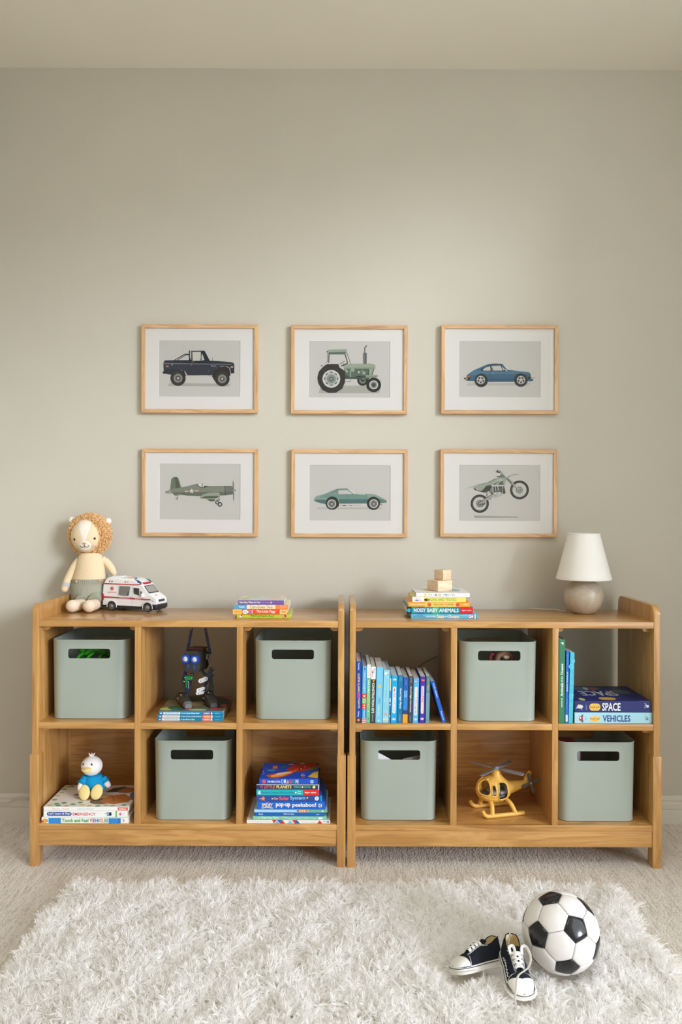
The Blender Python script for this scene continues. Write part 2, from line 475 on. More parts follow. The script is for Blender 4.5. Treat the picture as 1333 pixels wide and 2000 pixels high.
# ------------------------------------------------------------------ storage bins
bin_mat = noisy('sage_plastic', (156, 166, 155), (158, 168, 157), 3.0, rough=0.42, bump=0.04, bdist=0.0005, bscale=600.0)
BW, BD, BH = .2705, .288, .277
def rrect(w, d, r, n=7):
    pts = []
    for cx, cy, a in ((w / 2 - r, d / 2 - r, 0), (-w / 2 + r, d / 2 - r, 90), (-w / 2 + r, -d / 2 + r, 180), (w / 2 - r, -d / 2 + r, 270)):
        pts += arc(cx, cy, r, a, a + 90, n)
    return pts
def bin_mesh():
    mb = MB()
    def ring(ins, z, tp): return [(p[0], p[1], z) for p in rrect(BW - 2 * ins - tp, BD - 2 * ins - tp, .034 - min(ins, .02))]
    prof = [(.006, 0, .006), (.0025, .0008, .006), (.0006, .003, .006), (.0014, .0065, .006), (.0016, .008, .006), (.0014, BH - .004, 0), (.0002, BH - .0025, 0), (.0003, BH - .0005, 0), (.0014, BH, 0), (.003, BH - .0006, 0), (.0036, BH - .003, 0), (.0036, .006, .006), (.008, .004, .006)]
    mb.loft([ring(*p) for p in prof], bin_mat)
    o = mb.build('bin_body')
    cut = MB()
    w, h, zc, r = .147, .0335, BH - .0485, .0085
    pr = []
    for cx, cz, a in ((w / 2 - r, h / 2 - r, 0), (-w / 2 + r, h / 2 - r, 90), (-w / 2 + r, -h / 2 + r, 180), (w / 2 - r, -h / 2 + r, 270)):
        pr += arc(cx, zc + cz, r, a, a + 90, 6)
    cut.prism(pr, 'y', -.3, .3, bin_mat)
    c = cut.build('cutter')
    md = o.modifiers.new('slot', 'BOOLEAN'); md.object = c; md.operation = 'DIFFERENCE'; md.solver = 'EXACT'
    dg = bpy.context.evaluated_depsgraph_get(); dg.update()
    me = bpy.data.meshes.new_from_object(o.evaluated_get(dg))
    me.name = 'bin_body'
    for x in (o, c):
        d = x.data; bpy.data.objects.remove(x); bpy.data.meshes.remove(d)
    me.polygons.foreach_set('use_smooth', [True] * len(me.polygons))
    me.set_sharp_from_angle(angle=math.radians(50))
    return me
BIN = bin_mesh()
def storage_bin(label, px0, px1, z, yf):
    a, b = P(px0, 1300, yf).x, P(px1, 1300, yf).x
    o = bpy.data.objects.new('storage_bin', BIN); link(o)
    o.location = ((a + b) / 2, yf + BD / 2, z + .0002)
    tag(o, label, 'storage bin', 'sage green plastic bins')
    return o
B1 = storage_bin('sage green plastic bin holding a bright green toy, left bookcase upper left cubby', 98.3, 249.5, Z_MID, .041)
B2 = storage_bin('sage green plastic bin in the lower middle cubby of the left bookcase', 300, 451, Z_BOT, .031)
B3 = storage_bin('sage green plastic bin right of the black toy robot, beneath four small stacked books', 496.6, 648, Z_MID, .041)
B4 = storage_bin('sage green plastic bin below the row of upright books, with papers inside its slot', 704.5, 857, Z_BOT, .035)
B5 = storage_bin('sage green plastic bin in the upper middle cubby of the right bookcase', 898.5, 1053.5, Z_MID, .028)
B6 = storage_bin('sage green plastic bin in the lower right corner cubby, right of the yellow helicopter', 1094.5, 1246, Z_BOT, .031)
# ------------------------------------------------------------------ framed prints
paper_mat = flat((198, 196, 190), 0.8)
mat_board = flat((224, 222, 217), 0.85)
def picture(label, ox0, oy0, ox1, oy1, win, zoom, art):
    """outer frame pixels, print window pixels, zoom box origin of the art coordinates"""
    YF = .383                                    # front face of the frame
    a = P(ox0, oy0, YF); b = P(ox1, oy1, YF)
    cx, cz = (a.x + b.x) / 2, (a.z + b.z) / 2
    hw, hh = (b.x - a.x) / 2, (a.z - b.z) / 2
    T = thing('framed_print', label, 'picture', (cx, WY, cz), 0, 'six framed vehicle prints')
    y0, y1, rw = YF - WY, -.0005, .0143
    def rail(pts, mat): MB().prism(pts, 'y', y0, y1, mat, .0009, 1).build('frame_rail', T)
    g = .00015
    rail([(-hw, hh), (hw, hh), (hw - rw, hh - rw), (-hw + rw, hh - rw)], fr_x)
    rail([(-hw, -hh), (hw, -hh), (hw - rw, -hh + rw), (-hw + rw, -hh + rw)], fr_x)
    rail([(-hw, hh - g), (-hw, -hh + g), (-hw + rw, -hh + rw + g), (-hw + rw, hh - rw - g)], fr_z)
    rail([(hw, hh - g), (hw, -hh + g), (hw - rw, -hh + rw + g), (hw - rw, hh - rw - g)], fr_z)
    # mat board with a bevelled window
    ym = y0 + .0075
    yp = ym + .0016
    w0 = P(win[0], win[1], WY + yp); w1 = P(win[2], win[3], WY + yp)
    wx0, wx1, wz1, wz0 = w0.x - cx, w1.x - cx, w0.z - cz, w1.z - cz
    iw, ih = hw - rw + .002, hh - rw + .002
    mb = MB(); bv = .0014
    O = [(-iw, ym, -ih), (iw, ym, -ih), (iw, ym, ih), (-iw, ym, ih)]
    I = [(wx0 - bv, ym, wz0 - bv), (wx1 + bv, ym, wz0 - bv), (wx1 + bv, ym, wz1 + bv), (wx0 - bv, ym, wz1 + bv)]
    J = [(wx0, yp, wz0), (wx1, yp, wz0), (wx1, yp, wz1), (wx0, yp, wz1)]
    fs = [(k, (k + 1) % 4, 4 + (k + 1) % 4, 4 + k) for k in range(4)] + [(4 + k, 4 + (k + 1) % 4, 8 + (k + 1) % 4, 8 + k) for k in range(4)]
    mb.add(O + I + J, fs, mat_board)
    mb.build('mat_board', T)
    # printed sheet and, behind it, the backing board
    mb = MB()
    mb.box(-iw, iw, yp + .0003, yp + .004, -ih, ih, paper_mat)
    pr = Print(mb, (0, yp + .0003, 0), (1, 0, 0), (0, 0, 1), (0, -1, 0), eps=.000018)
    k = SCL(WY + yp)
    zx, zy = zoom
    def q(p):
        w = P(zx + p[0] / 8.128, zy + p[1] / 8.128, WY + yp)
        return (w.x - cx, w.z - cz)
    mm = k / 8.128
    for it in art:
        t, c = it[0], it[1]
        mt = flat(c, 0.8, 0.0, 0.2)
        if t == 'p': pr.poly([q(p) for p in it[2]], mt)
        elif t == 'c':
            n = it[5] if len(it) > 5 else 22
            pr.poly([q((it[2] + it[4] * math.cos(2 * PI * i / n), it[3] + it[4] * math.sin(2 * PI * i / n))) for i in range(n)], mt)
        elif t == 'l': pr.line([q(p) for p in it[3]], it[2] * mm, mt)
        elif t == 't':
            x0, z1 = q((it[3], it[4])); x1, z0 = q((it[5], it[6])); pr.text(it[2], x0, x1, z0, z1, mt)
    mb.build('printed_sheet', T)
    MB().box(-iw, iw, y0 + .0045, y0 + .0062, -ih, ih, GLASS).build('glass_pane', T)

NAVY, NAVY2, TYRE, TYRE2, RIM, RIM2 = (38, 42, 53), (50, 55, 68), (52, 50, 47), (38, 37, 35), (132, 134, 128), (95, 97, 92)
SHD = (172, 170, 161)
def wheel(x, y, r, parts):
    return [('c', c, x, y, r * k) for k, c in parts]
truck = [
    ('p', SHD, [(158, 762), (190, 716), (1162, 728), (1135, 772)]),
    ('p', NAVY, [(92, 398), (104, 366), (124, 355), (500, 352), (835, 362), (960, 366), (1100, 378), (1185, 388), (1216, 408), (1222, 470), (1214, 540), (1160, 552), (1150, 480), (1100, 450), (1010, 448), (935, 478), (900, 560), (895, 590), (560, 594), (470, 590), (440, 530), (380, 508), (300, 512), (245, 535), (210, 585), (100, 566), (86, 545), (98, 520), (92, 470)]),
    ('p', NAVY2, [(98, 420), (1210, 424), (1216, 470), (1150, 440), (1000, 440), (920, 490), (890, 588), (470, 588), (430, 520), (340, 495), (98, 500)]),
    ('p', (30, 32, 40), [(210, 585), (245, 530), (330, 505), (420, 520), (455, 600), (300, 640)]),
    ('p', (40, 40, 42), [(865, 610), (900, 520), (960, 460), (1080, 450), (1140, 480), (1160, 590), (1140, 610), (1000, 660), (910, 690)]),
    ('l', (126, 132, 140), 11, [(100, 404), (600, 412), (1185, 420)]),
    ('p', NAVY, [(498, 195), (512, 198), (512, 352), (498, 352)]),
    ('p', (34, 38, 46), [(512, 205), (740, 200), (748, 205), (830, 362), (512, 362)]),
    ('p', (196, 194, 184), [(516, 210), (536, 210), (536, 345), (528, 345), (516, 300)]),
    ('p', (198, 196, 186), [(552, 222), (690, 220), (690, 362), (556, 364)]),
    ('p', (198, 196, 186), [(700, 250), (712, 260), (745, 350), (700, 362)]),
    ('l', NAVY, 8, [(690, 215), (690, 362)]),
    ('p', (110, 114, 114), [(676, 330), (696, 296), (706, 330), (706, 362), (680, 366)]),
    ('l', NAVY, 13, [(262, 358), (432, 258), (500, 258)]), ('l', NAVY, 11, [(312, 356), (444, 272), (500, 270)]),
    ('l', NAVY, 5, [(873, 315), (873, 372)]),
    ('p', (30, 30, 34), [(78, 535), (130, 535), (135, 562), (84, 566)]), ('p', (30, 30, 34), [(1160, 545), (1222, 536), (1220, 558), (1165, 565)]),
    ('p', (176, 122, 78), [(130, 438), (176, 438), (176, 464), (130, 464)]), ('p', (204, 160, 104), [(1158, 452), (1202, 452), (1202, 474), (1158, 474)]),
    ('c', (170, 172, 172), 229, 426, 11, 8), ('c', (150, 150, 150), 537, 430, 7, 8), ('c', (110, 112, 106), 820, 518, 9, 8), ('l', (150, 152, 150), 6, [(540, 380), (578, 377)]),
    ('t', (165, 168, 170), 'Bronco', 850, 432, 930, 456),
    ('l', NAVY, 4, [(455, 604), (540, 588)]), ('l', NAVY, 4, [(800, 592), (865, 608)]),
] + wheel(325, 640, 122, [(1, TYRE), (.62, (84, 86, 82)), (.57, RIM), (.38, (112, 114, 108)), (.3, (74, 76, 72)), (.14, (196, 196, 188))]) \
  + wheel(1027, 650, 118, [(1, TYRE), (.62, (84, 86, 82)), (.57, RIM), (.38, (112, 114, 108)), (.3, (74, 76, 72)), (.14, (196, 196, 188))])
G1, G2, G3, GD = (150, 162, 144), (124, 140, 122), (88, 106, 92), (62, 80, 68)
tractor = [
    ('p', (168, 168, 160), [(182, 846), (222, 728), (960, 724), (1165, 780), (1145, 846)]),
    ('c', TYRE2, 885, 640, 88, 16), ('c', (112, 124, 120), 885, 640, 55, 14), ('c', (60, 66, 64), 885, 640, 26, 10),
    ('p', GD, [(590, 455), (1070, 455), (1040, 560), (960, 640), (760, 618), (600, 618), (585, 540)]),
    ('p', G3, [(610, 470), (980, 470), (960, 560), (700, 590), (610, 560)]),
    ('p', G1, [(570, 420), (625, 380), (690, 376), (1020, 374), (1080, 392), (1092, 425), (1078, 462), (1010, 458), (600, 460)]),
    ('p', G2, [(590, 440), (1060, 440), (1078, 462), (600, 462)]),
    ('p', G1, [(990, 455), (1065, 455), (1020, 560), (985, 548)]), ('p', (90, 100, 94), [(1052, 462), (1072, 462), (1044, 545), (1028, 545)]),
    ('p', G2, [(930, 556), (1126, 552), (1120, 590), (935, 606)]), ('p', G1, [(935, 560), (1122, 556), (1120, 570), (935, 580)]),
    ('p', G1, [(596, 455), (640, 470), (655, 510), (630, 525), (605, 490)]), ('c', G1, 725, 475, 32, 12),
    ('l', G1, 17, [(690, 480), (690, 600)]), ('l', (70, 76, 70), 12, [(610, 600), (715, 598)]), ('l', (80, 84, 80), 6, [(610, 660), (690, 664), (696, 620)]),
    ('c', (206, 208, 196), 824, 512, 14, 10), ('c', G1, 905, 524, 28, 12), ('l', G2, 10, [(885, 460), (885, 500), (800, 490)]), ('l', (40, 46, 42), 14, [(785, 578), (860, 576)]),
    ('p', (118, 132, 126), [(870, 610), (930, 606), (935, 640), (880, 640)]), ('l', (50, 54, 50), 16, [(860, 640), (975, 630)]),
    ('p', G1, [(318, 170), (345, 154), (620, 146), (636, 158), (628, 185), (330, 200)]), ('p', G3, [(340, 198), (626, 188), (600, 228), (362, 228)]),
    ('c', (40, 42, 40), 319, 188, 10, 8),
    ('l', (52, 60, 54), 13, [(352, 205), (346, 362)]), ('l', (70, 78, 72), 8, [(330, 205), (328, 330), (312, 360)]),
    ('l', (46, 54, 48), 14, [(602, 215), (646, 365)]), ('l', (90, 98, 90), 8, [(628, 190), (694, 380)]),
    ('p', (206, 206, 194), [(250, 415), (310, 366), (500, 358), (520, 440), (560, 470), (540, 500), (300, 420)]),
    ('l', (44, 46, 44), 8, [(520, 382), (596, 338)]), ('l', (44, 46, 44), 9, [(565, 375), (600, 400)]), ('l', (44, 46, 44), 16, [(545, 415), (640, 372)]),
    ('l', (176, 176, 168), 8, [(240, 410), (310, 372)]), ('c', (150, 70, 60), 232, 408, 11, 8),
    ('p', (92, 96, 94), [(888, 206), (950, 204), (948, 378), (892, 380)]), ('p', (112, 116, 114), [(888, 206), (915, 205), (915, 379), (892, 380)]),
    ('l', (92, 96, 94), 16, [(918, 205), (918, 126), (950, 90)]),
    ('p', TYRE, [(262, 420), (320, 382), (498, 380), (520, 440), (580, 475), (605, 540), (606, 670), (560, 775), (460, 838), (345, 842), (245, 795), (180, 690), (164, 600), (190, 500)]),
    ('c', (206, 206, 198), 387, 618, 142, 16), ('c', (176, 180, 172), 387, 618, 112, 16),
    ('c', (128, 140, 134), 387, 620, 72, 14), ('c', (70, 72, 70), 387, 620, 33, 12), ('c', (150, 152, 148), 387, 620, 20, 10),
] + [('l', (58, 60, 58), 16, [(387 + 104 * math.cos(a - .13), 614 + 104 * math.sin(a - .13)), (387 + 104 * math.cos(a + .13), 614 + 104 * math.sin(a + .13))]) for a in [k * PI / 4 + .0 for k in range(8)]] \
  + wheel(1060, 713, 117, [(1, TYRE2), (.6, (204, 204, 196)), (.45, (130, 136, 130)), (.3, (84, 88, 84)), (.16, (48, 48, 46))])
BL, BL2, BL3 = (56, 98, 124), (44, 84, 110), (74, 116, 138)
coupe = [
    ('p', (180, 177, 170), [(140, 740), (168, 698), (1165, 700), (1130, 738)]),
    ('p', BL, [(148, 575), (210, 530), (265, 495), (380, 445), (470, 405), (590, 390), (715, 396), (770, 460), (820, 492), (850, 490), (930, 510), (1060, 518), (1130, 525), (1160, 545), (1170, 590), (1210, 640), (1180, 672), (900, 680), (490, 682), (280, 672), (150, 664), (140, 620)]),
    ('p', BL3, [(200, 545), (270, 500), (360, 500), (520, 510), (770, 520), (860, 495), (1060, 520), (1140, 532), (1160, 560), (1100, 560), (1000, 545), (900, 560), (480, 560), (380, 545), (260, 575), (170, 580)]),
    ('p', BL2, [(480, 625), (900, 625), (900, 680), (490, 682)]),
    ('p', (36, 62, 80), [(470, 408), (590, 392), (716, 398), (722, 412), (590, 410), (480, 424)]),
    ('p', (30, 40, 48), [(372, 492), (420, 455), (520, 424), (700, 418), (770, 492), (770, 508), (380, 506)]),
    ('p', (194, 194, 186), [(400, 490), (450, 452), (520, 434), (528, 502), (420, 502)]),
    ('p', (192, 192, 186), [(540, 430), (684, 422), (720, 502), (548, 502)]), ('p', (186, 188, 182), [(700, 428), (752, 480), (730, 500)]),
    ('p', (120, 122, 118), [(548, 460), (560, 446), (568, 460), (572, 502), (548, 502)]),
    ('p', (206, 206, 198), [(722, 404), (800, 455), (830, 490), (815, 494), (770, 462)]),
    ('p', (170, 172, 166), [(748, 475), (780, 475), (800, 510), (765, 508)]),
    ('p', (36, 40, 42), [(100, 615), (120, 606), (160, 612), (200, 610), (205, 650), (150, 660), (110, 640)]), ('l', (196, 196, 190), 9, [(112, 614), (160, 628)]), ('l', (196, 196, 190), 8, [(130, 640), (160, 640)]),
    ('p', (190, 96, 52), [(150, 584), (190, 588), (195, 612), (150, 606)]),
    ('p', (36, 40, 42), [(1120, 598), (1165, 600), (1168, 640), (1120, 640)]), ('l', (204, 200, 190), 12, [(1165, 604), (1215, 610)]), ('l', (204, 200, 190), 8, [(1168, 630), (1210, 628)]), ('c', (176, 100, 64), 1217, 616, 10, 8), ('p', (36, 40, 42), [(1185, 648), (1206, 646), (1190, 668), (1175, 670)]),
    ('l', (30, 50, 64), 4, [(528, 508), (530, 640)]), ('l', (150, 160, 164), 6, [(545, 540), (580, 546)]), ('c', (190, 110, 80), 886, 545, 9, 8),
    ('c', (36, 42, 46), 378, 660, 106), ('p', BL, [(270, 690), (490, 690), (490, 780), (270, 780)][0:0] or [(300, 571), (301, 571), (301, 572)]),
    ('c', (36, 42, 46), 1008, 655, 106),
]
coupe += wheel(372, 652, 82, [(1, (46, 48, 48)), (.8, (196, 196, 190)), (.66, (70, 72, 72))]) + wheel(1010, 652, 82, [(1, (46, 48, 48)), (.8, (196, 196, 190)), (.66, (70, 72, 72))])
for wx in (372, 1010):
    for k in range(5):
        a = -PI / 2 + k * 2 * PI / 5
        coupe.append(('l', (196, 196, 190), 17, [(wx, 652), (wx + 54 * math.cos(a), 652 + 54 * math.sin(a))]))
    coupe.append(('c', (200, 200, 194), wx, 652, 14, 10))
P1, P2, P3 = (128, 134, 118), (100, 106, 94), (82, 92, 74)
plane = [
    ('p', (150, 152, 140), [(116, 476), (190, 440), (260, 430), (250, 500), (150, 508), (122, 488)]), ('p', P2, [(118, 476), (150, 466), (160, 484), (126, 490)]),
    ('p', P3, [(198, 440), (208, 360), (215, 280), (245, 246), (285, 236), (322, 250), (345, 330), (382, 405), (300, 425)]), ('p', (104, 114, 94), [(208, 360), (215, 280), (245, 246), (270, 240), (285, 330), (295, 420), (200, 440)]), ('l', (66, 74, 60), 6, [(288, 300), (296, 420)]),
    ('p', (146, 152, 138), [(322, 250), (335, 270), (382, 405), (366, 408)]),
    ('p', P1, [(190, 440), (330, 415), (480, 385), (620, 347), (640, 352), (665, 390), (700, 408), (760, 404), (810, 384), (1070, 381), (1075, 530), (700, 545), (480, 535), (330, 518), (225, 492)]),
    ('p', P2, [(215, 480), (500, 484), (800, 478), (1075, 480), (1078, 532), (700, 547), (480, 537), (330, 520), (300, 540), (262, 530), (240, 500)]),
    ('p', (112, 120, 106), [(1066, 381), (1150, 380), (1190, 388), (1204, 440), (1204, 490), (1190, 518), (1075, 532)]), ('p', P2, [(1072, 470), (1204, 470), (1204, 492), (1190, 518), (1075, 532)]), ('l', (56, 60, 54), 8, [(1064, 384), (1078, 530)]),
    ('p', (204, 206, 202), [(636, 350), (700, 345), (722, 352), (720, 402), (690, 402), (660, 385)]), ('l', (70, 80, 84), 11, [(712, 345), (706, 404)]), ('p', (70, 76, 66), [(738, 380), (815, 382), (790, 398), (735, 408)]),
    ('l', (62, 68, 58), 9, [(628, 348), (660, 392), (705, 410), (760, 406)]),
    ('p', (150, 156, 140), [(690, 545), (710, 522), (820, 490), (960, 487), (980, 495), (996, 540), (990, 565), (930, 582), (820, 600), (665, 578)]), ('p', P3, [(665, 578), (760, 545), (970, 542), (960, 560), (930, 582)]), ('p', (140, 150, 132), [(680, 576), (935, 580), (820, 600)]),
    ('p', P3, [(780, 598), (915, 592), (912, 622), (840, 628)]),
    ('p', (190, 130, 118), [(434, 455), (490, 455), (486, 482), (434, 482)]), ('l', (206, 206, 200), 9, [(434, 468), (490, 468)]), ('p', (190, 130, 118), [(595, 448), (650, 448), (650, 475), (600, 475)]), ('l', (206, 206, 200), 9, [(595, 461), (650, 461)]),
    ('p', (214, 214, 206), [p for k in range(5) for p in ((542 + 46 * math.sin(k * 2 * PI / 5), 466 - 46 * math.cos(k * 2 * PI / 5)), (542 + 18 * math.sin((k + .5) * 2 * PI / 5), 466 - 18 * math.cos((k + .5) * 2 * PI / 5)))]),
    ('p', (72, 80, 68), [(1196, 285), (1206, 330), (1212, 440), (1200, 440), (1193, 350)]), ('p', (72, 80, 68), [(1200, 470), (1216, 500), (1212, 630), (1204, 600)]), ('p', (136, 140, 132), [(1210, 440), (1235, 438), (1252, 454), (1236, 470), (1210, 468)]),
    ('l', (90, 94, 86), 8, [(352, 522), (318, 545), (312, 570)]), ('c', (80, 84, 78), 306, 583, 18, 12), ('c', (196, 196, 188), 306, 583, 9, 10),
    ('l', (36, 38, 36), 13, [(975, 580), (978, 620)]), ('l', (36, 38, 36), 12, [(950, 595), (945, 620)]),
    ('c', (36, 36, 34), 946, 644, 31, 14), ('c', (176, 176, 166), 946, 644, 19, 12), ('c', (36, 36, 34), 990, 676, 37, 14), ('c', (186, 186, 176), 990, 676, 22, 12),
]
V1, V2, V3 = (136, 160, 146), (112, 146, 136), (78, 112, 112)
sports = [
    ('p', (182, 180, 174), [(140, 738), (165, 704), (1180, 706), (1150, 738)]),
    ('p', V1, [(95, 580), (110, 545), (150, 522), (280, 488), (380, 440), (470, 412), (580, 405), (640, 412), (700, 460), (770, 492), (830, 482), (930, 488), (1060, 500), (1130, 530), (1240, 585), (1256, 605), (1245, 630), (1150, 640), (1040, 560), (960, 600), (930, 655), (500, 655), (440, 580), (370, 560), (300, 590), (280, 655), (95, 610)]),
    ('p', V2, [(280, 490), (470, 480), (760, 500), (930, 500), (960, 560), (940, 580), (500, 580), (420, 545), (300, 560), (150, 560)]),
    ('p', V3, [(95, 582), (285, 582), (280, 655), (200, 640), (95, 610)]), ('p', V3, [(490, 576), (950, 576), (935, 645), (500, 648)]), ('p', (92, 124, 118), [(1120, 560), (1250, 605), (1242, 632), (1150, 640)]),
    ('p', (150, 168, 158), [(280, 490), (380, 442), (472, 414), (468, 490)]), ('p', (112, 138, 130), [(285, 490), (380, 452), (440, 425), (466, 425), (468, 480)]),
    ('p', (196, 196, 192), [(480, 436), (622, 428), (715, 496), (484, 502)]), ('l', (90, 100, 96), 5, [(474, 436), (622, 428), (720, 497), (480, 503), (474, 436)]), ('p', (206, 206, 200), [(630, 414), (655, 416), (765, 488), (730, 496)]), ('l', (70, 78, 76), 6, [(440, 425), (560, 412), (636, 414)]),
    ('p', (196, 202, 194), [(770, 484), (830, 482), (925, 494), (900, 506), (800, 500)]),
    ('p', (206, 206, 200), [(500, 650), (940, 646), (935, 662), (500, 670)]), ('l', (150, 152, 148), 7, [(500, 668), (850, 668)]), ('l', (40, 42, 40), 11, [(550, 678), (600, 676)]), ('l', (40, 42, 40), 9, [(665, 678), (690, 678)]),
    ('l', (196, 196, 188), 8, [(78, 604), (120, 600)]), ('c', (176, 110, 80), 1204, 607, 12, 8), ('l', (60, 70, 68), 9, [(1150, 650), (1175, 670)]),
    ('l', (84, 110, 104), 4, [(632, 505), (630, 645)]),
    ('c', (42, 44, 46), 385, 640, 106), ('c', (42, 44, 46), 1040, 642, 106), ('p', (42, 44, 46), [(440, 640), (494, 640), (490, 690), (450, 712)]), ('p', (42, 44, 46), [(932, 655), (990, 640), (990, 700), (960, 690)]),
] + wheel(377, 650, 84, [(1, (48, 46, 44)), (.84, (198, 198, 190)), (.64, (96, 100, 98)), (.5, (130, 132, 128)), (.36, (62, 66, 64)), (.2, (206, 206, 200)), (.1, (70, 70, 70))]) \
  + wheel(1045, 648, 84, [(1, (48, 46, 44)), (.84, (198, 198, 190)), (.64, (96, 100, 98)), (.5, (130, 132, 128)), (.36, (62, 66, 64)), (.2, (206, 206, 200)), (.1, (70, 70, 70))])
K1, K2, K3 = (152, 162, 146), (176, 182, 170), (110, 118, 106)
bike = [('p', (158, 158, 150), [(256, 836), (950, 852), (972, 870), (278, 874)]),
    ('c', TYRE2, 355, 648, 146, 26), ('c', (64, 64, 60), 355, 648, 130, 26), ('c', (200, 200, 192), 355, 648, 106, 24), ('c', TYRE2, 986, 430, 150, 26), ('c', (64, 64, 60), 986, 430, 134, 26), ('c', (200, 200, 192), 986, 430, 112, 24)]
for wx, wy, rr in ((355, 648, 106), (986, 430, 112)):
    for k in range(14):
        a = k * PI / 7
        bike.append(('l', (176, 176, 168), 3, [(wx, wy), (wx + rr * math.cos(a), wy + rr * math.sin(a))]))
bike += [('c', (112, 114, 110), 355, 648, 58, 16), ('c', (160, 162, 156), 355, 648, 40, 14), ('c', (84, 86, 82), 355, 648, 28, 12), ('c', (120, 122, 116), 985, 432, 54, 16), ('c', (176, 176, 170), 985, 432, 40, 14), ('c', (96, 98, 94), 985, 432, 24, 12),
    ('p', (96, 100, 94), [(380, 660), (440, 620), (448, 650), (390, 700)]),
    ('l', (64, 66, 62), 14, [(365, 620), (480, 545), (560, 500)]),
    ('p', (150, 154, 146), [(352, 660), (340, 640), (440, 575), (540, 512), (566, 525), (540, 560), (440, 612)]), ('l', (190, 192, 184), 8, [(420, 590), (545, 522)]),
    ('l', (48, 50, 48), 11, [(468, 470), (470, 530)]), ('l', (186, 110, 84), 7, [(445, 466), (470, 480)]),
    ('p', (74, 76, 72), [(510, 380), (740, 370), (760, 440), (700, 500), (600, 520), (540, 500), (500, 440)]),
    ('p', (128, 130, 126), [(520, 390), (560, 385), (560, 470), (520, 470)]), ('p', (92, 94, 90), [(650, 400), (700, 400), (700, 460), (660, 470)]), ('p', (176, 178, 172), [(580, 470), (640, 460), (690, 480), (660, 510), (590, 515)]), ('c', (196, 196, 190), 670, 486, 26, 12), ('c', (200, 200, 194), 600, 485, 16, 10),
    ('l', (168, 172, 164), 16, [(560, 385), (570, 470), (590, 550), (650, 530), (700, 505), (725, 440), (715, 370)]), ('l', (168, 172, 164), 12, [(500, 470), (560, 520), (590, 550)]), ('c', (206, 206, 198), 514, 372, 11, 8), ('l', (206, 206, 198), 11, [(640, 365), (650, 440)]), ('l', (206, 206, 198), 9, [(600, 380), (612, 450)]),
    ('p', (70, 74, 68), [(725, 400), (745, 400), (766, 470), (750, 495), (722, 488)]),
    ('p', K1, [(126, 410), (240, 370), (330, 345), (470, 315), (600, 250), (640, 236), (770, 232), (745, 300), (620, 330), (540, 352), (470, 380), (400, 440), (300, 410), (250, 385)]),
    ('p', K2, [(126, 410), (260, 368), (330, 350), (300, 368), (200, 398)]), ('p', (60, 64, 58), [(385, 448), (465, 360), (540, 356), (545, 385), (500, 450), (445, 468)]), ('p', (44, 46, 44), [(252, 400), (270, 398), (300, 425), (440, 462), (430, 474), (280, 432)]),
    ('p', K3, [(300, 350), (470, 315), (600, 248), (612, 256), (500, 310), (420, 335)]), ('p', K2, [(545, 345), (640, 262), (775, 232), (700, 268)]), ('p', (92, 104, 88), [(560, 345), (650, 292), (730, 290), (740, 350), (680, 352), (600, 350)]), ('p', K2, [(600, 345), (700, 270), (720, 280), (640, 345)]), ('p', K1, [(740, 380), (725, 300), (765, 240), (776, 262), (760, 330)]), ('p', (74, 78, 70), [(652, 330), (700, 290), (690, 330)]),
    ('l', (112, 114, 110), 20, [(690, 140), (760, 230)]), ('l', (190, 192, 186), 16, [(690, 130), (775, 225)]), ('p', (112, 118, 112), [(690, 175), (760, 235), (650, 236)]), ('l', (60, 62, 60), 14, [(630, 218), (675, 212)]),
    ('p', (110, 116, 108), [(765, 248), (790, 238), (885, 330), (880, 345), (850, 335)]), ('l', (168, 174, 164), 28, [(870, 330), (985, 435)]), ('l', (128, 134, 126), 8, [(855, 330), (975, 440)]), ('l', (150, 154, 146), 5, [(800, 240), (890, 316)]),
    ('p', K1, [(770, 235), (820, 205), (905, 174), (950, 176), (995, 192), (930, 188), (840, 215), (790, 248)]), ('p', K2, [(800, 218), (905, 176), (950, 178), (870, 195)]),
    ('l', (44, 46, 44), 17, [(618, 140), (672, 152)]), ('l', (44, 46, 44), 13, [(632, 118), (640, 140)]), ('l', (60, 62, 60), 8, [(650, 122), (690, 135)]), ('c', (214, 214, 206), 655, 185, 26, 14), ('l', (100, 102, 98), 9, [(510, 580), (540, 575)]),
]
bike = [x for x in bike if len(x) < 3 or x[0] != 'p' or len(x[2]) > 2]
PICS = [
    ('oak framed print of a dark navy open-top pickup truck, upper left of six', 276.2, 633, 503.2, 806.5, (311, 665.6, 468.5, 774.7), (308, 660), truck),
    ('oak framed print of a green farm tractor with roofed cab, upper middle of six', 569, 634.5, 796.3, 808.8, (604, 667, 761.4, 776.4), (600, 664), tractor),
    ('oak framed print of a blue coupe car, upper right of six', 863, 634, 1091, 808.8, (897.8, 666.6, 1055.5, 775.6), (894, 662), coupe),
    ('oak framed print of an olive propeller aeroplane, lower left of six', 277, 876, 503.3, 1048.3, (312.2, 906.2, 468.8, 1015), (308, 902), plane),
    ('oak framed print of a teal green sports car, lower middle of six', 569.5, 877.3, 796.5, 1049.6, (605, 908.6, 762.2, 1017), (602, 904), sports),
    ('oak framed print of a grey-green dirt bike rearing up, lower right of six', 861, 877.2, 1089, 1049.6, (897, 908.6, 1054.8, 1017.6), (894, 904), bike),
]
for a in PICS: picture(*a)
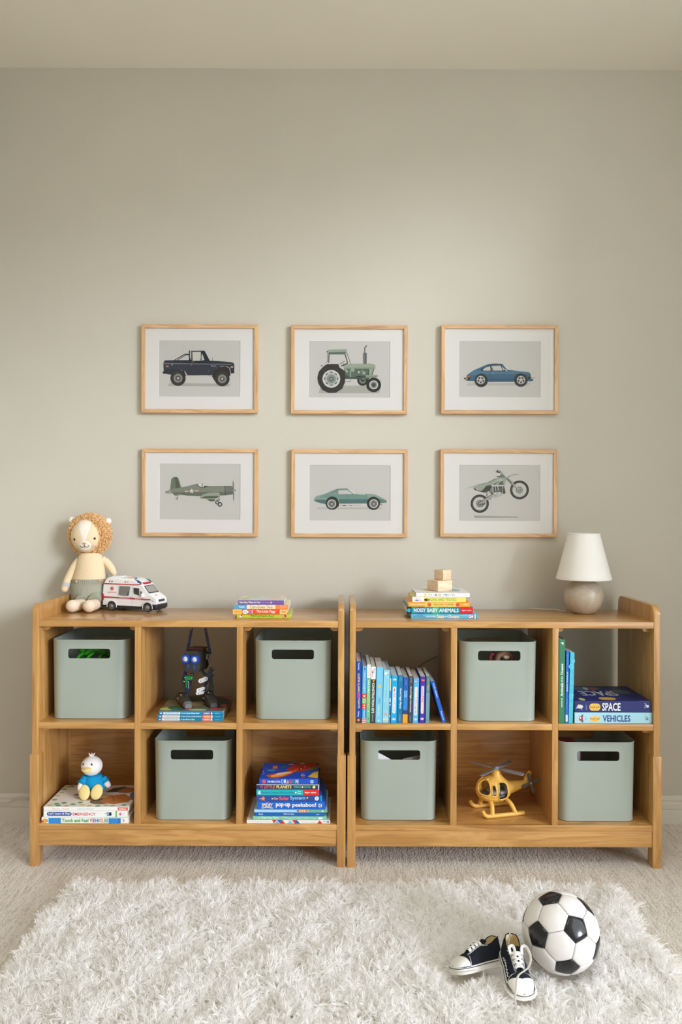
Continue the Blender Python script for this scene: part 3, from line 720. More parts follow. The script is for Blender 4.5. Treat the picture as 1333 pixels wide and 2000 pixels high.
# ------------------------------------------------------------------ books
page_mat = None
def _pages():
    m, n, l, b = new_mat('book_pages')
    v = obj_coords(n, l, (1, 1, 1), offset=False)
    no = N(n, 'ShaderNodeTexNoise', i_Scale=260.0, i_Detail=2.0); l.new(v, no.inputs['Vector'])
    r = ramp(n, [(0.3, rgb((200, 196, 187))), (0.7, rgb((226, 223, 215)))]); l.new(no.outputs['Fac'], r.inputs[0])
    l.new(r.outputs[0], b.inputs['Base Color']); b.inputs['Roughness'].default_value = 0.85
    return m
page_mat = _pages()
WHT, CRM, BLK = (236, 235, 230), (240, 226, 180), (28, 30, 34)
def ink(c): return flat(c, 0.42, 0.0, 0.45)
def draw(pr, items, asp):
    """items in fractions of the printed face; asp = length / thickness"""
    for it in items:
        k = it[0]
        if k == 'r': pr.rect(it[2], it[3], it[4], it[5], ink(it[1]))
        elif k == 't': pr.text(it[2], it[3], it[4], it[5], it[6], ink(it[1]), it[7] if len(it) > 7 else True)
        elif k == 'e': pr.disc(it[2], it[3], it[4] / asp, it[4] * (it[5] if len(it) > 5 else 1.0), ink(it[1]), 16)
        elif k == 'E': pr.disc(it[2], it[3], it[4], it[5], ink(it[1]), 18)
        elif k == 'p': pr.poly(it[2], ink(it[1]))
        elif k == 'R':   # rounded rectangle
            x0, x1, z0, z1 = it[2:6]; rz = (z1 - z0) * .45; rx = rz / asp
            pts = arc(0, 0, 1, 0, 90, 4)
            q = [(x1 - rx + rx * a, z1 - rz + rz * b) for a, b in pts] + [(x0 + rx - rx * b, z1 - rz + rz * a) for a, b in pts] + [(x0 + rx - rx * a, z0 + rz - rz * b) for a, b in pts] + [(x1 - rx + rx * b, z0 + rz - rz * a) for a, b in pts]
            pr.poly(q, ink(it[1]))
def book(label, L, T, D, cover, loc, spine=(), top=(), stand=None, yaw=0.0, lean=0.0, hard=False, group=None, name='book'):
    """spine faces the room. stand: None lies flat; 'down' / 'up' stands upright, spine lettering running down / up"""
    root = thing(name, label, 'book', loc, yaw, group)
    root.rotation_euler = (0, lean, yaw)
    M = None
    if stand == 'down': M = Matrix.Translation((-T / 2, 0, L / 2)) @ Matrix(((0, 0, 1, 0), (0, 1, 0, 0), (-1, 0, 0, 0), (0, 0, 0, 1)))
    elif stand == 'up': M = Matrix.Translation((T / 2, 0, L / 2)) @ Matrix(((0, 0, -1, 0), (0, 1, 0, 0), (1, 0, 0, 0), (0, 0, 0, 1)))
    cv = ink(cover)
    b = .0022 if hard else .0011
    ins = .003 if hard else .0006
    mb = MB(); h = L / 2
    r = min(.0016, T * .2)
    prof = [(D, 0), (D, b), (b, b), (b, T - b), (D, T - b), (D, T), (r, T), (r * .3, T - r * .3), (0, T - r), (0, r), (r * .3, r * .3), (r, 0)]
    mb.prism(prof[::-1], 'x', -h, h, cv, 0, M=M)
    mb.build('cover', root)
    mb = MB()
    mb.box(-h + ins, h - ins, b + .0002, D - ins, b + .0001, T - b - .0001, page_mat, M=M)
    mb.build('page_block', root)
    if spine:
        mb = MB()
        draw(Print(mb, (-h, -.00005, 0), (L, 0, 0), (0, 0, T), (0, -1, 0), M=M), [('r', cover, .002, .998, .03, .97)] + list(spine), L / T)
        mb.build('spine_print', root)
    if top:
        mb = MB()
        draw(Print(mb, (-h, 0, T + .00005), (L, 0, 0), (0, D, 0), (0, 0, 1), M=M), [('r', cover, .005, .995, .01, .99)] + list(top), L / D)
        mb.build('cover_print', root)
    return root
def stack(zbase, ybase, rows, group):
    """rows bottom to top: (label, px0, px1, thickness px, depth, cover, y offset, yaw deg, hard, spine, top)"""
    z = zbase
    for (label, p0, p1, tp, D, cover, dy, yaw, hard, spine, top) in rows:
        Y = ybase + dy; s = SCL(Y)
        a, b = P(p0, 1400, Y).x, P(p1, 1400, Y).x
        T = tp * s
        book(label, b - a, T, D, cover, ((a + b) / 2, Y, z + .0002), spine, top, yaw=math.radians(yaw), hard=hard, group=group)
        z += T + .0004
    return z
# --- four small books on the left bookcase
stack(Z_TOP, .079, [
    ('lime green picture book at the bottom of the four-book stack on the left bookcase', 462, 567, 7.0, .17, (190, 205, 62), 0, 0, False,
        [('t', (52, 70, 40), 'This', .25, .33, .3, .85), ('t', (60, 160, 40), 'Bug', .345, .435, .12, .92), ('t', (60, 70, 40), 'Needs a', .45, .585, .3, .8), ('t', (96, 150, 50), 'Bed!', .6, .695, .22, .88), ('R', (190, 40, 36), .85, .925, .22, .86), ('e', WHT, .872, .55, .2), ('e', WHT, .075, .4, .3), ('p', (40, 44, 50), [(.085, .5), (.105, .55), (.09, .85), (.075, .75)])], []),
    ('red board book with yellow spine ends, second from the bottom on the left bookcase', 454.2, 560, 9.6, .165, (238, 82, 38), -.004, 0, False,
        [('r', (246, 186, 96), 0, .155, 0, 1), ('t', (238, 120, 50), 'JANICE', .025, .145, .32, .62), ('r', (206, 196, 214), .157, .168, 0, 1), ('e', WHT, .232, .5, .42, 1.0), ('E', WHT, .232, .5, .054, .42), ('r', (140, 132, 128), .208, .213, .3, .72), ('r', (140, 132, 128), .222, .227, .3, .72), ('r', (140, 132, 128), .236, .241, .3, .72), ('r', (140, 132, 128), .25, .255, .3, .72), ('E', (214, 176, 214), .322, .5, .036, .3), ('E', (92, 76, 170), .322, .5, .02, .18), ('r', (206, 196, 214), .36, .37, 0, 1), ('t', WHT, 'This Little Piggy', .435, .79, .2, .85), ('r', (206, 200, 190), .868, .882, 0, 1), ('r', (240, 190, 110), .882, 1, 0, 1), ('t', (120, 110, 80), 'WORKMAN', .9, .975, .42, .62)], []),
    ('cream and blue book with an orange spine end, third in the small four-book stack', 456.5, 562.5, 8.6, .165, (240, 226, 180), 0, 0, False,
        [('r', (92, 160, 204), 0, .237, 0, 1), ('t', WHT, 'Verdick', .09, .2, .3, .72), ('t', (76, 84, 84), 'Calm-Down Time', .295, .71, .16, .86, False), ('r', (244, 138, 66), .765, 1, 0, 1), ('t', (250, 206, 160), 'free spirit', .85, .975, .55, .8), ('t', (250, 190, 140), 'PUBLISHING', .85, .975, .25, .42)], []),
    ('purple-spined picture book on top of the small four-book stack, left bookcase', 464.5, 554, 8.3, .16, (112, 84, 170), 0, 0, False,
        [('t', WHT, 'Nana, Nana, Where Are You?', .03, .485, .26, .8), ('t', (214, 150, 190), 'Pauline Thompson', .51, .69, .35, .7, False), ('e', WHT, .725, .5, .22), ('e', (112, 84, 170), .725, .5, .13), ('t', (146, 122, 190), 'picture book', .76, .96, .42, .62, False)],
        [('r', (226, 220, 196), 0, 1, 0, 1), ('E', (196, 214, 184), .25, .7, .18, .2), ('E', (206, 222, 226), .5, .35, .25, .18), ('E', (228, 206, 190), .8, .55, .16, .3), ('E', (186, 200, 150), .12, .3, .1, .16), ('E', (214, 200, 214), .62, .8, .2, .1)]),
], 'four small books stacked on the left bookcase')
# --- five books on the right bookcase
zb = stack(Z_TOP, .075, [
    ('light blue book at the bottom of the five-book stack, right bookcase', 803, 934, 9.2, .21, (96, 176, 208), 0, 0, True,
        [('t', (50, 110, 150), 'AN USBORNE', .065, .175, .62, .82), ('t', (50, 110, 150), 'LIFT-THE-FLAP', .035, .21, .25, .5), ('t', (226, 240, 244), 'LOOK INSIDE', .22, .37, .35, .64), ('t', CRM, 'Seas', .385, .49, .14, .9), ('t', (220, 236, 240), 'and', .5, .545, .34, .66), ('t', CRM, 'Oceans', .555, .715, .14, .9), ('t', (214, 232, 240), 'over 80 flaps', .725, .85, .55, .78, False), ('e', WHT, .88, .5, .3), ('p', WHT, [(.89, .5), (.925, .78), (.925, .22)]), ('E', (210, 80, 70), .878, .55, .013, .13), ('r', (40, 80, 150), .93, .937, 0, 1), ('r', CRM, .943, .962, 0, 1), ('r', (40, 70, 120), .966, .972, 0, 1)], []),
    ('thick teal book with big white capital letters, second from the bottom on the right bookcase', 794.4, 923.5, 13.6, .2, (14, 142, 156), 0, 0, False,
        [('r', BLK, 0, .07, 0, 1), ('e', (40, 164, 200), .033, .5, .27), ('r', (18, 110, 170), .16, .25, 0, 1), ('r', (60, 170, 140), .39, .49, 0, 1), ('r', (12, 120, 140), .68, .81, 0, 1), ('t', WHT, 'NOISY', .105, .285, .24, .8), ('t', WHT, 'BABY', .31, .468, .24, .8), ('t', WHT, 'ANIMALS', .488, .785, .22, .78), ('r', (206, 28, 36), .81, 1, 0, 1), ('t', (244, 196, 190), 'tiger tales', .832, .978, .36, .62)], []),
    ('orange board book with two red balls on its spine, in the right bookcase stack', 797.8, 918, 8.8, .19, (246, 160, 40), 0, 0, False,
        [('r', (248, 200, 96), .27, .82, 0, 1), ('t', (252, 226, 180), 'Hamilton/Petrone', .03, .265, .36, .68), ('e', (226, 72, 34), .335, .5, .44), ('E', (246, 190, 150), .328, .62, .006, .08), ('t', (150, 96, 30), 'YELLOW COPTER', .4, .74, .3, .7), ('e', (226, 72, 34), .797, .5, .44), ('E', (246, 190, 150), .79, .62, .006, .08), ('t', (252, 232, 196), 'Viking', .885, .97, .34, .72)], []),
    ('pale yellow book with green letters and a white spine end, right bookcase stack', 805.3, 909.7, 10.1, .18, (232, 220, 112), 0, 0, False,
        [('r', WHT, 0, .21, 0, 1), ('t', (206, 130, 130), 'HELLO,', .05, .15, .62, .86), ('t', (190, 110, 120), 'WORLD!', .035, .175, .16, .5), ('E', (60, 130, 190), .085, .34, .018, .16), ('e', BLK, .24, .45, .22), ('e', BLK, .27, .45, .26), ('e', (196, 90, 70), .285, .45, .2), ('e', (90, 110, 120), .305, .45, .2), ('t', (126, 180, 70), 'CARS AND TRUCKS', .33, .825, .24, .78), ('t', (210, 196, 120), 'McDonald', .85, .965, .4, .58, False)], []),
    ('white book with small multicoloured letters, topmost of the right bookcase stack', 812.6, 917, 7.7, .2, (238, 238, 236), 0, 0, True,
        [('t', (190, 192, 192), 'ANNA', .06, .115, .62, .8, False), ('t', (190, 192, 192), 'LLENAS', .04, .13, .2, .4, False), ('e', (226, 200, 110), .172, .5, .3), ('t', (150, 160, 160), 'THE', .22, .3, .26, .76, False), ('t', (220, 150, 140), 'C', .33, .352, .26, .76), ('e', (80, 160, 140), .368, .5, .25), ('t', (190, 190, 120), 'L', .385, .405, .26, .76), ('e', (226, 190, 70), .425, .5, .25), ('t', (226, 140, 130), 'R', .445, .47, .26, .76), ('t', (150, 160, 170), 'MONSTER', .505, .73, .24, .78, False), ('e', (90, 170, 190), .561, .5, .24), ('t', (204, 204, 204), 'A POP-UP BOOK', .745, .865, .45, .6, False), ('t', (190, 196, 196), 'little', .9, .96, .3, .7, False)],
        [('r', (232, 230, 226), 0, 1, 0, 1), ('E', (150, 190, 196), .75, .5, .15, .25), ('E', (220, 200, 120), .3, .55, .12, .2)]),
], 'five books stacked on the right bookcase')
# --- wooden blocks on that stack
def toy_block(label, c, a, h, yaw):
    o = MB().box(-a / 2, a / 2, -a / 2, a / 2, 0, h, block_wood, .0035, 3).build('toy_block', None, c)
    o.rotation_euler = (0, 0, math.radians(yaw))
    return tag(o, label, 'toy block', 'plain wooden blocks')
ca = P(855, 1155, .165)
toy_block('larger pale wooden block, lower of the two on the book stack', (ca.x + .007, .160, zb + .0002), .066, .0385, 31)
cb = P(864.5, 1134, .165)
toy_block('smaller pale wooden block balanced on top of the larger block', (cb.x + .0015, .165, zb + .0389), .0445, .037, 41)

# --- nine books in the lower right cubby of the left bookcase
stack(Z_BOT, .0106, [
    ('white paperback with red and blue triangles on its spine, bottom of the nine-book stack', 483, 645.8, 6.3, .225, (232, 230, 224), 0, 0, False,
        [('t', (196, 192, 190), 'MY DADDY IS A HERO', .02, .285, .3, .72, False), ('p', (206, 46, 44), [(.305, 1), (.36, 1), (.325, 0)]), ('p', (120, 180, 220), [(.335, 0), (.365, .95), (.395, 0)]), ('p', (40, 90, 170), [(.365, 1), (.43, 1), (.4, 0)]), ('p', (206, 46, 44), [(.4, 0), (.43, .95), (.46, 0)]), ('p', (130, 186, 224), [(.49, 0), (.52, 1), (.55, .3), (.54, 0)]), ('p', (206, 46, 44), [(.545, 1), (.605, 1), (.575, 0)]), ('p', (40, 90, 170), [(.575, 0), (.605, 1), (.64, 0)]), ('t', (200, 196, 194), 'Hannah Tolson', .66, .835, .3, .7, False), ('p', (206, 46, 44), [(.845, 0), (.875, .95), (.91, 0)]), ('t', (60, 70, 90), 'little tiger', .915, .97, .35, .68), ('e', (60, 120, 180), .976, .5, .3)],
        [('r', (210, 206, 200), 0, 1, 0, 1)]),
    ('mint green paperback with a white wave, second from the bottom of the nine-book stack', 495.3, 639, 6.6, .2, (126, 194, 168), .004, 0, False,
        [('e', (226, 190, 110), .075, .5, .3), ('t', (224, 240, 232), 'Thank You, Mama', .11, .345, .2, .85), ('p', (190, 226, 210), [(.37, .55), (.42, .9), (.5, .35), (.58, .75), (.58, .6), (.5, .2), (.42, .75)]), ('t', (206, 232, 220), 'LINDA MEEKER', .59, .76, .35, .75, False), ('p', (190, 226, 210), [(.78, .5), (.83, .2), (.87, .5), (.83, .35)]), ('E', (236, 244, 240), .918, .42, .03, .34)], []),
    ('thin royal blue paperback between the mint book and a pale blue one', 499.3, 634.4, 7.0, .19, (16, 96, 178), .003, 0, False,
        [('t', (220, 232, 244), 'Ruth', .055, .115, .35, .75), ('t', WHT, "ABC's for Boys", .41, .565, .32, .8), ('t', (190, 214, 236), 'qeb', .885, .93, .3, .7)], []),
    ('pale blue and green paperback with an orange pencil on its spine', 497.7, 640.4, 5.6, .2, (166, 210, 234), .003, 0, False,
        [('r', (108, 176, 140), .74, 1, 0, 1), ('p', (60, 70, 80), [(.575, .6), (.605, .9), (.605, .2)]), ('r', (236, 130, 50), .605, .735, .12, .92), ('r', (250, 196, 110), .62, .635, .12, .92), ('r', (250, 196, 110), .65, .665, .12, .92), ('r', (250, 196, 110), .68, .695, .12, .92), ('e', WHT, .935, .5, .3)], []),
    ('thickest bright blue pop-up book, fifth in the nine-book stack', 503.6, 635.7, 15.8, .185, (14, 100, 196), .003, 0, True,
        [('t', (224, 120, 110), 'MARVEL', .125, .17, .78, .9), ('p', (232, 200, 120), [(.055, .2), (.14, .34), (.235, .22), (.225, .1), (.14, .22), (.07, .1)]), ('t', (170, 30, 40), 'SPIDEY', .062, .232, .32, .76), ('t', WHT, 'SPIDEY', .066, .228, .34, .74), ('t', (236, 150, 160), 'pop-up', .272, .49, .2, .76), ('t', WHT, 'pop-up', .275, .486, .22, .77), ('t', (236, 150, 160), 'peekaboo!', .517, .872, .18, .84), ('t', WHT, 'peekaboo!', .52, .868, .2, .85), ('R', (220, 232, 244), .905, .955, .2, .8), ('R', (14, 100, 196), .915, .945, .28, .72), ('t', WHT, 'DK', .92, .94, .36, .66)], []),
    ('navy blue board book with red and pale blue letters, middle of the nine-book stack', 502, 630, 11.6, .18, (44, 72, 146), .002, .6, False,
        [('p', (240, 140, 50), [(.075, .5), (.09, .7), (.1, .9), (.115, .68), (.13, .6), (.12, .4), (.125, .12), (.1, .25), (.08, .12), (.088, .38)]), ('t', (220, 220, 226), '-', .045, .08, .42, .5), ('e', (250, 220, 120), .24, .45, .12), ('t', (246, 196, 120), 'Our', .262, .332, .3, .68), ('t', (236, 92, 70), 'Solar', .345, .495, .22, .86), ('t', (120, 200, 226), 'System', .51, .742, .12, .92), ('e', (246, 196, 120), .775, .6, .14), ('e', (210, 224, 244), .92, .5, .36), ('r', (44, 72, 146), .922, .926, .2, .8), ('r', (20, 140, 206), .975, 1, 0, 1)], []),
    ('turquoise book with a red spine end, third from the top of the nine-book stack', 501.7, 623.8, 11.7, .175, (28, 172, 184), 0, 0, False,
        [('e', WHT, .05, .6, .16), ('e', WHT, .035, .35, .14), ('e', WHT, .06, .3, .12), ('t', (10, 76, 96), 'Dinosaur, Dinosaur, My Good Night', .085, .605, .24, .66, False), ('e', WHT, .63, .5, .12), ('t', (214, 240, 240), 'Katie', .66, .715, .62, .82), ('t', (214, 240, 240), 'Dale', .66, .715, .28, .5), ('r', (220, 34, 36), .745, 1, 0, 1), ('t', (250, 220, 210), 'tiger tales', .77, .955, .34, .66)], []),
    ('dark navy board book with red and yellow capitals, second from the top', 501.7, 624, 9.6, .18, (36, 50, 96), 0, 0, False,
        [('r', (214, 212, 204), 0, 1, .9, 1), ('R', (224, 70, 140), .065, .1, .2, .8), ('t', (236, 104, 66), 'LITTLE', .122, .298, .2, .8), ('t', (244, 220, 90), 'PLANETS', .32, .56, .2, .8), ('t', (90, 190, 120), 'FERRIE', .595, .712, .28, .72), ('e', WHT, .735, .5, .17), ('t', (90, 190, 120), 'DOYLE', .76, .865, .28, .72), ('e', (240, 224, 90), .92, .5, .3), ('r', (214, 212, 204), .985, 1, 0, 1)], []),
    ('bright blue book with a fiery dragon cover, topmost of the nine-book stack', 507.4, 621.5, 11.2, .172, (26, 78, 190), 0, 0, True,
        [('e', (220, 80, 90), .08, .5, .34), ('t', WHT, 'THE FIERY LITTLE', .135, .36, .3, .62), ('t', (120, 200, 236), 'D', .378, .42, .16, .88), ('t', WHT, 'R', .425, .465, .16, .88), ('t', (246, 160, 60), 'a', .47, .505, .16, .74), ('t', (226, 70, 80), 'G', .51, .555, .2, .86), ('t', (60, 170, 110), 'O', .56, .61, .2, .86), ('t', WHT, 'N', .622, .668, .16, .9), ('e', (190, 210, 240), .9, .5, .3), ('e', (26, 78, 190), .9, .5, .12)],
        [('p', (190, 50, 36), [(.42, .55), (.5, .8), (.62, .95), (.95, .98), (1, .8), (.9, .55), (.75, .48), (.6, .42)]), ('p', (226, 96, 40), [(.16, .06), (.1, .2), (.22, .3), (.4, .42), (.56, .52), (.66, .7), (.62, .5), (.54, .3), (.42, .14), (.3, .02)]), ('p', (246, 190, 70), [(.2, .08), (.18, .18), (.32, .3), (.5, .42), (.54, .5), (.5, .34), (.38, .16)]), ('p', (236, 226, 210), [(.24, .2), (.3, .34), (.5, .42), (.54, .36), (.32, .24)]), ('p', (90, 120, 60), [(.78, .5), (.98, .62), (1, .78), (.86, .72)]), ('p', (70, 120, 70), [(.28, .68), (.42, .82), (.4, .68)]), ('p', (220, 190, 70), [(.82, .1), (.92, .4), (1, .46), (1, .04)]), ('E', WHT, .5, .88, .05, .05), ('E', (190, 50, 36), .5, .86, .05, .04), ('E', WHT, .7, .96, .04, .03), ('r', (236, 130, 60), .18, .26, .62, .8), ('E', (60, 150, 210), .17, .5, .08, .06), ('E', BLK, .72, .66, .012, .03), ('E', WHT, .69, .6, .012, .03), ('E', BLK, .66, .56, .012, .03), ('E', WHT, .75, .74, .012, .03), ('E', (200, 210, 230), .05, .3, .012, .02), ('E', (200, 210, 230), .03, .44, .01, .02), ('t', (236, 120, 120), 'the', .7, .76, .26, .34), ('t', (200, 210, 240), 'little', .7, .77, .16, .24), ('t', (226, 90, 80), 'one', .71, .77, .06, .13)]),
], 'nine books stacked in the lower right cubby of the left bookcase')
# --- three large books under the duck
zd = stack(Z_BOT, .004, [
    ('white board book with blue checked ends and rainbow letters, bottom of three under the duck', 82, 251.9, 11.4, .215, (236, 236, 230), 0, 0, False,
        [('p', (240, 170, 60), [(.01, .05), (.01, .6), (.03, .85), (.06, .7), (.068, .3), (.05, .05)]), ('e', BLK, .06, .45, .2), ('e', (230, 230, 226), .06, .45, .1), ('e', (200, 70, 50), .012, .3, .2)] +
        [('r', (30, 120, 200), .08, .222, .04, .9), ('r', (30, 120, 200), .772, .91, .04, .9)] +
        [('r', (60, 160, 226), x + .0355 * i + (.0177 if j % 2 else 0), x + .0355 * i + .0177 + (.0177 if j % 2 else 0), .04 + .215 * j, .04 + .215 * (j + 1)) for x in (.08, .772) for i in range(4 if x < .5 else 4) for j in range(4) if x + .0355 * i + .0354 < (.2235 if x < .5 else .912)] +
        [('t', (80, 170, 90), 'Touch and Feel', .235, .54, .2, .82), ('t', (214, 60, 70), 'V', .556, .583, .2, .84), ('t', (130, 70, 160), 'E', .59, .612, .2, .84), ('t', (60, 130, 200), 'H', .618, .648, .2, .84), ('t', (40, 160, 180), 'I', .653, .661, .2, .84), ('t', (220, 60, 80), 'C', .667, .694, .2, .84), ('t', (236, 130, 40), 'L', .7, .72, .2, .84), ('t', (90, 170, 60), 'E', .725, .745, .2, .84), ('t', (50, 100, 190), 'S', .748, .765, .2, .84), ('t', (150, 90, 160), 'K3', .938, .953, .3, .8)], []),
    ('white book with red capitals and a blue title bubble, middle of three under the duck', 85.8, 249.7, 12.6, .21, (238, 238, 234), .002, 0, False,
        [('R', (40, 84, 160), .04, .335, .2, .8), ('t', WHT, "Let's Learn & Play!", .058, .32, .3, .7), ('t', (206, 60, 62), 'EMERGENCY', .348, .622, .26, .7), ('r', BLK, .755, .81, .26, .76), ('r', (120, 180, 220), .755, .782, .34, .7), ('r', BLK, .73, .755, .6, .66), ('r', (110, 180, 90), .858, .876, 0, 1), ('p', (214, 120, 160), [(.915, .22), (.935, .5), (.915, .78), (.895, .5)]), ('t', (190, 190, 190), 'toy', .945, .97, .3, .7, False), ('r', (120, 190, 110), .73, 1, 0, .05)], []),
    ('white picture book with leaves and sleeping children on its cover, directly under the duck', 85.8, 251.9, 7.6, .218, (238, 237, 232), .001, 0, False,
        [('t', (214, 150, 140), 'Rands / Scott', .105, .3, .25, .72, False), ('t', (150, 184, 206), 'Lost for Words', .4, .585, .25, .75, False), ('r', (230, 92, 70), .872, .992, .08, .9), ('t', WHT, 'Dlibris', .89, .97, .25, .72), ('r', (110, 170, 120), .02, .22, -.0, .04)],
        [('p', (70, 70, 66), [(.58, .66), (.64, .86), (.78, .94), (.84, .8), (.8, .66)]), ('p', (178, 112, 66), [(.72, .72), (.8, .9), (.9, .88), (.98, .7), (.86, .62), (.75, .64)]), ('E', (196, 160, 116), .56, .42, .2, .16), ('E', (110, 92, 76), .62, .24, .13, .13), ('p', (194, 122, 66), [(.6, .24), (.66, .5), (.84, .58), (.95, .42), (.96, .22), (.8, .12), (.68, .16)]), ('E', (194, 122, 66), .985, .36, .05, .07), ('p', (92, 112, 140), [(.93, .44), (.9, .6), (1, .88), (1, .3)]), ('E', BLK, .72, .42, .012, .02), ('E', BLK, .76, .3, .012, .02),
         ('E', (60, 120, 130), .26, .52, .03, .03), ('t', (60, 128, 140), 'SOMETIMES', .22, .42, .5, .6, False), ('t', (60, 128, 140), 'LOST', .26, .46, .64, .76, False), ('r', (206, 90, 60), .27, .4, .38, .4)] +
        [('E', c, x, y, .032, .034) for c, x, y in (((112, 172, 128), .05, .3), ((200, 196, 140), .04, .48), ((112, 172, 128), .04, .78), ((200, 196, 140), .05, .63), ((96, 160, 116), .1, .93), ((206, 204, 150), .06, .9), ((110, 170, 120), .12, .12), ((206, 204, 150), .06, .06), ((90, 156, 110), .2, .16), ((110, 170, 120), .16, .05), ((110, 170, 120), .32, .1), ((90, 156, 110), .39, .18), ((206, 204, 150), .44, .08), ((206, 204, 150), .53, .04), ((110, 170, 120), .63, .03), ((206, 204, 150), .72, .07), ((206, 204, 150), .8, .05), ((110, 170, 120), .93, .08), ((110, 170, 120), .56, .97), ((206, 204, 150), .3, .95), ((206, 204, 150), .26, .03))]),
], 'three large books under the plush duck')
# --- three teal paperbacks under the robot
zr = stack(Z_MID, .027, [
    ('teal paperback with a pink spine patch, bottom of three under the robot', 307.8, 435.2, 5.2, .225, (14, 132, 176), 0, 0, False,
        [('e', WHT, .037, .5, .25), ('r', (240, 120, 90), .062, .072, .08, .92), ('r', WHT, .072, .34, .08, .92), ('t', (150, 160, 164), 'INVESTIGATORS', .1, .32, .25, .75), ('t', WHT, '4: the Brown Fish', .355, .57, .22, .8), ('r', (240, 130, 120), .685, .82, .08, .92), ('t', (250, 200, 190), 'GREEN', .71, .8, .2, .8), ('r', WHT, .82, .84, .08, .92), ('t', (190, 224, 236), 'sticker', .88, .96, .4, .65, False)], []),
    ('teal paperback with an orange spine patch, middle of three under the robot', 307.8, 436, 5.9, .225, (14, 132, 176), 0, 0, False,
        [('e', WHT, .042, .5, .25), ('r', (240, 120, 60), .066, .076, .12, .88), ('r', WHT, .076, .34, .12, .88), ('t', (150, 160, 164), 'INVESTIGATORS', .1, .32, .28, .72), ('t', WHT, '3: the Only Lonely Panda', .355, .665, .24, .78), ('r', (240, 128, 40), .685, .82, .08, .92), ('t', (250, 214, 180), 'GREEN', .71, .8, .2, .8), ('r', WHT, .82, .84, .08, .92), ('t', (190, 224, 236), 'sticker', .88, .96, .4, .65, False)], []),
    ('teal paperback with a woodland picture cover, top of three under the robot', 311.0, 436, 7.6, .225, (14, 132, 176), .002, 0, False,
        [('e', WHT, .03, .36, .2), ('r', (200, 60, 80), .055, .066, .1, .62), ('r', WHT, .066, .33, .08, .62), ('t', (150, 160, 164), 'INVESTIGATORS', .09, .31, .2, .52), ('t', WHT, '2: the Great Ghost Reef', .35, .63, .2, .6), ('r', (140, 70, 130), .67, .81, .08, .62), ('t', (244, 220, 236), 'GREEN', .695, .79, .16, .56), ('r', WHT, .81, .83, .08, .62), ('t', (190, 224, 236), 'sticker', .87, .95, .3, .5, False)],
        [('r', (110, 112, 84), 0, 1, 0, 1), ('E', (196, 196, 96), .1, .12, .12, .1), ('E', (64, 96, 66), .3, .2, .2, .14), ('E', (150, 128, 100), .55, .5, .25, .2), ('E', (48, 70, 52), .3, .72, .3, .16), ('E', (52, 54, 50), .85, .5, .2, .36), ('E', (176, 60, 56), .86, .12, .1, .08), ('E', (170, 60, 56), .96, .36, .05, .06), ('E', (176, 70, 60), .9, .92, .08, .05), ('E', (206, 110, 50), .46, .12, .04, .07), ('E', (60, 140, 110), .22, .1, .05, .06), ('E', (200, 206, 150), .6, .06, .14, .05), ('E', (180, 60, 110), .41, .05, .04, .04), ('E', (70, 80, 60), .6, .86, .3, .1), ('E', (120, 116, 84), .1, .55, .12, .2), ('E', (78, 64, 56), .66, .42, .06, .06), ('E', (86, 106, 74), .62, .28, .08, .06)]),
], 'three teal paperbacks under the robot')

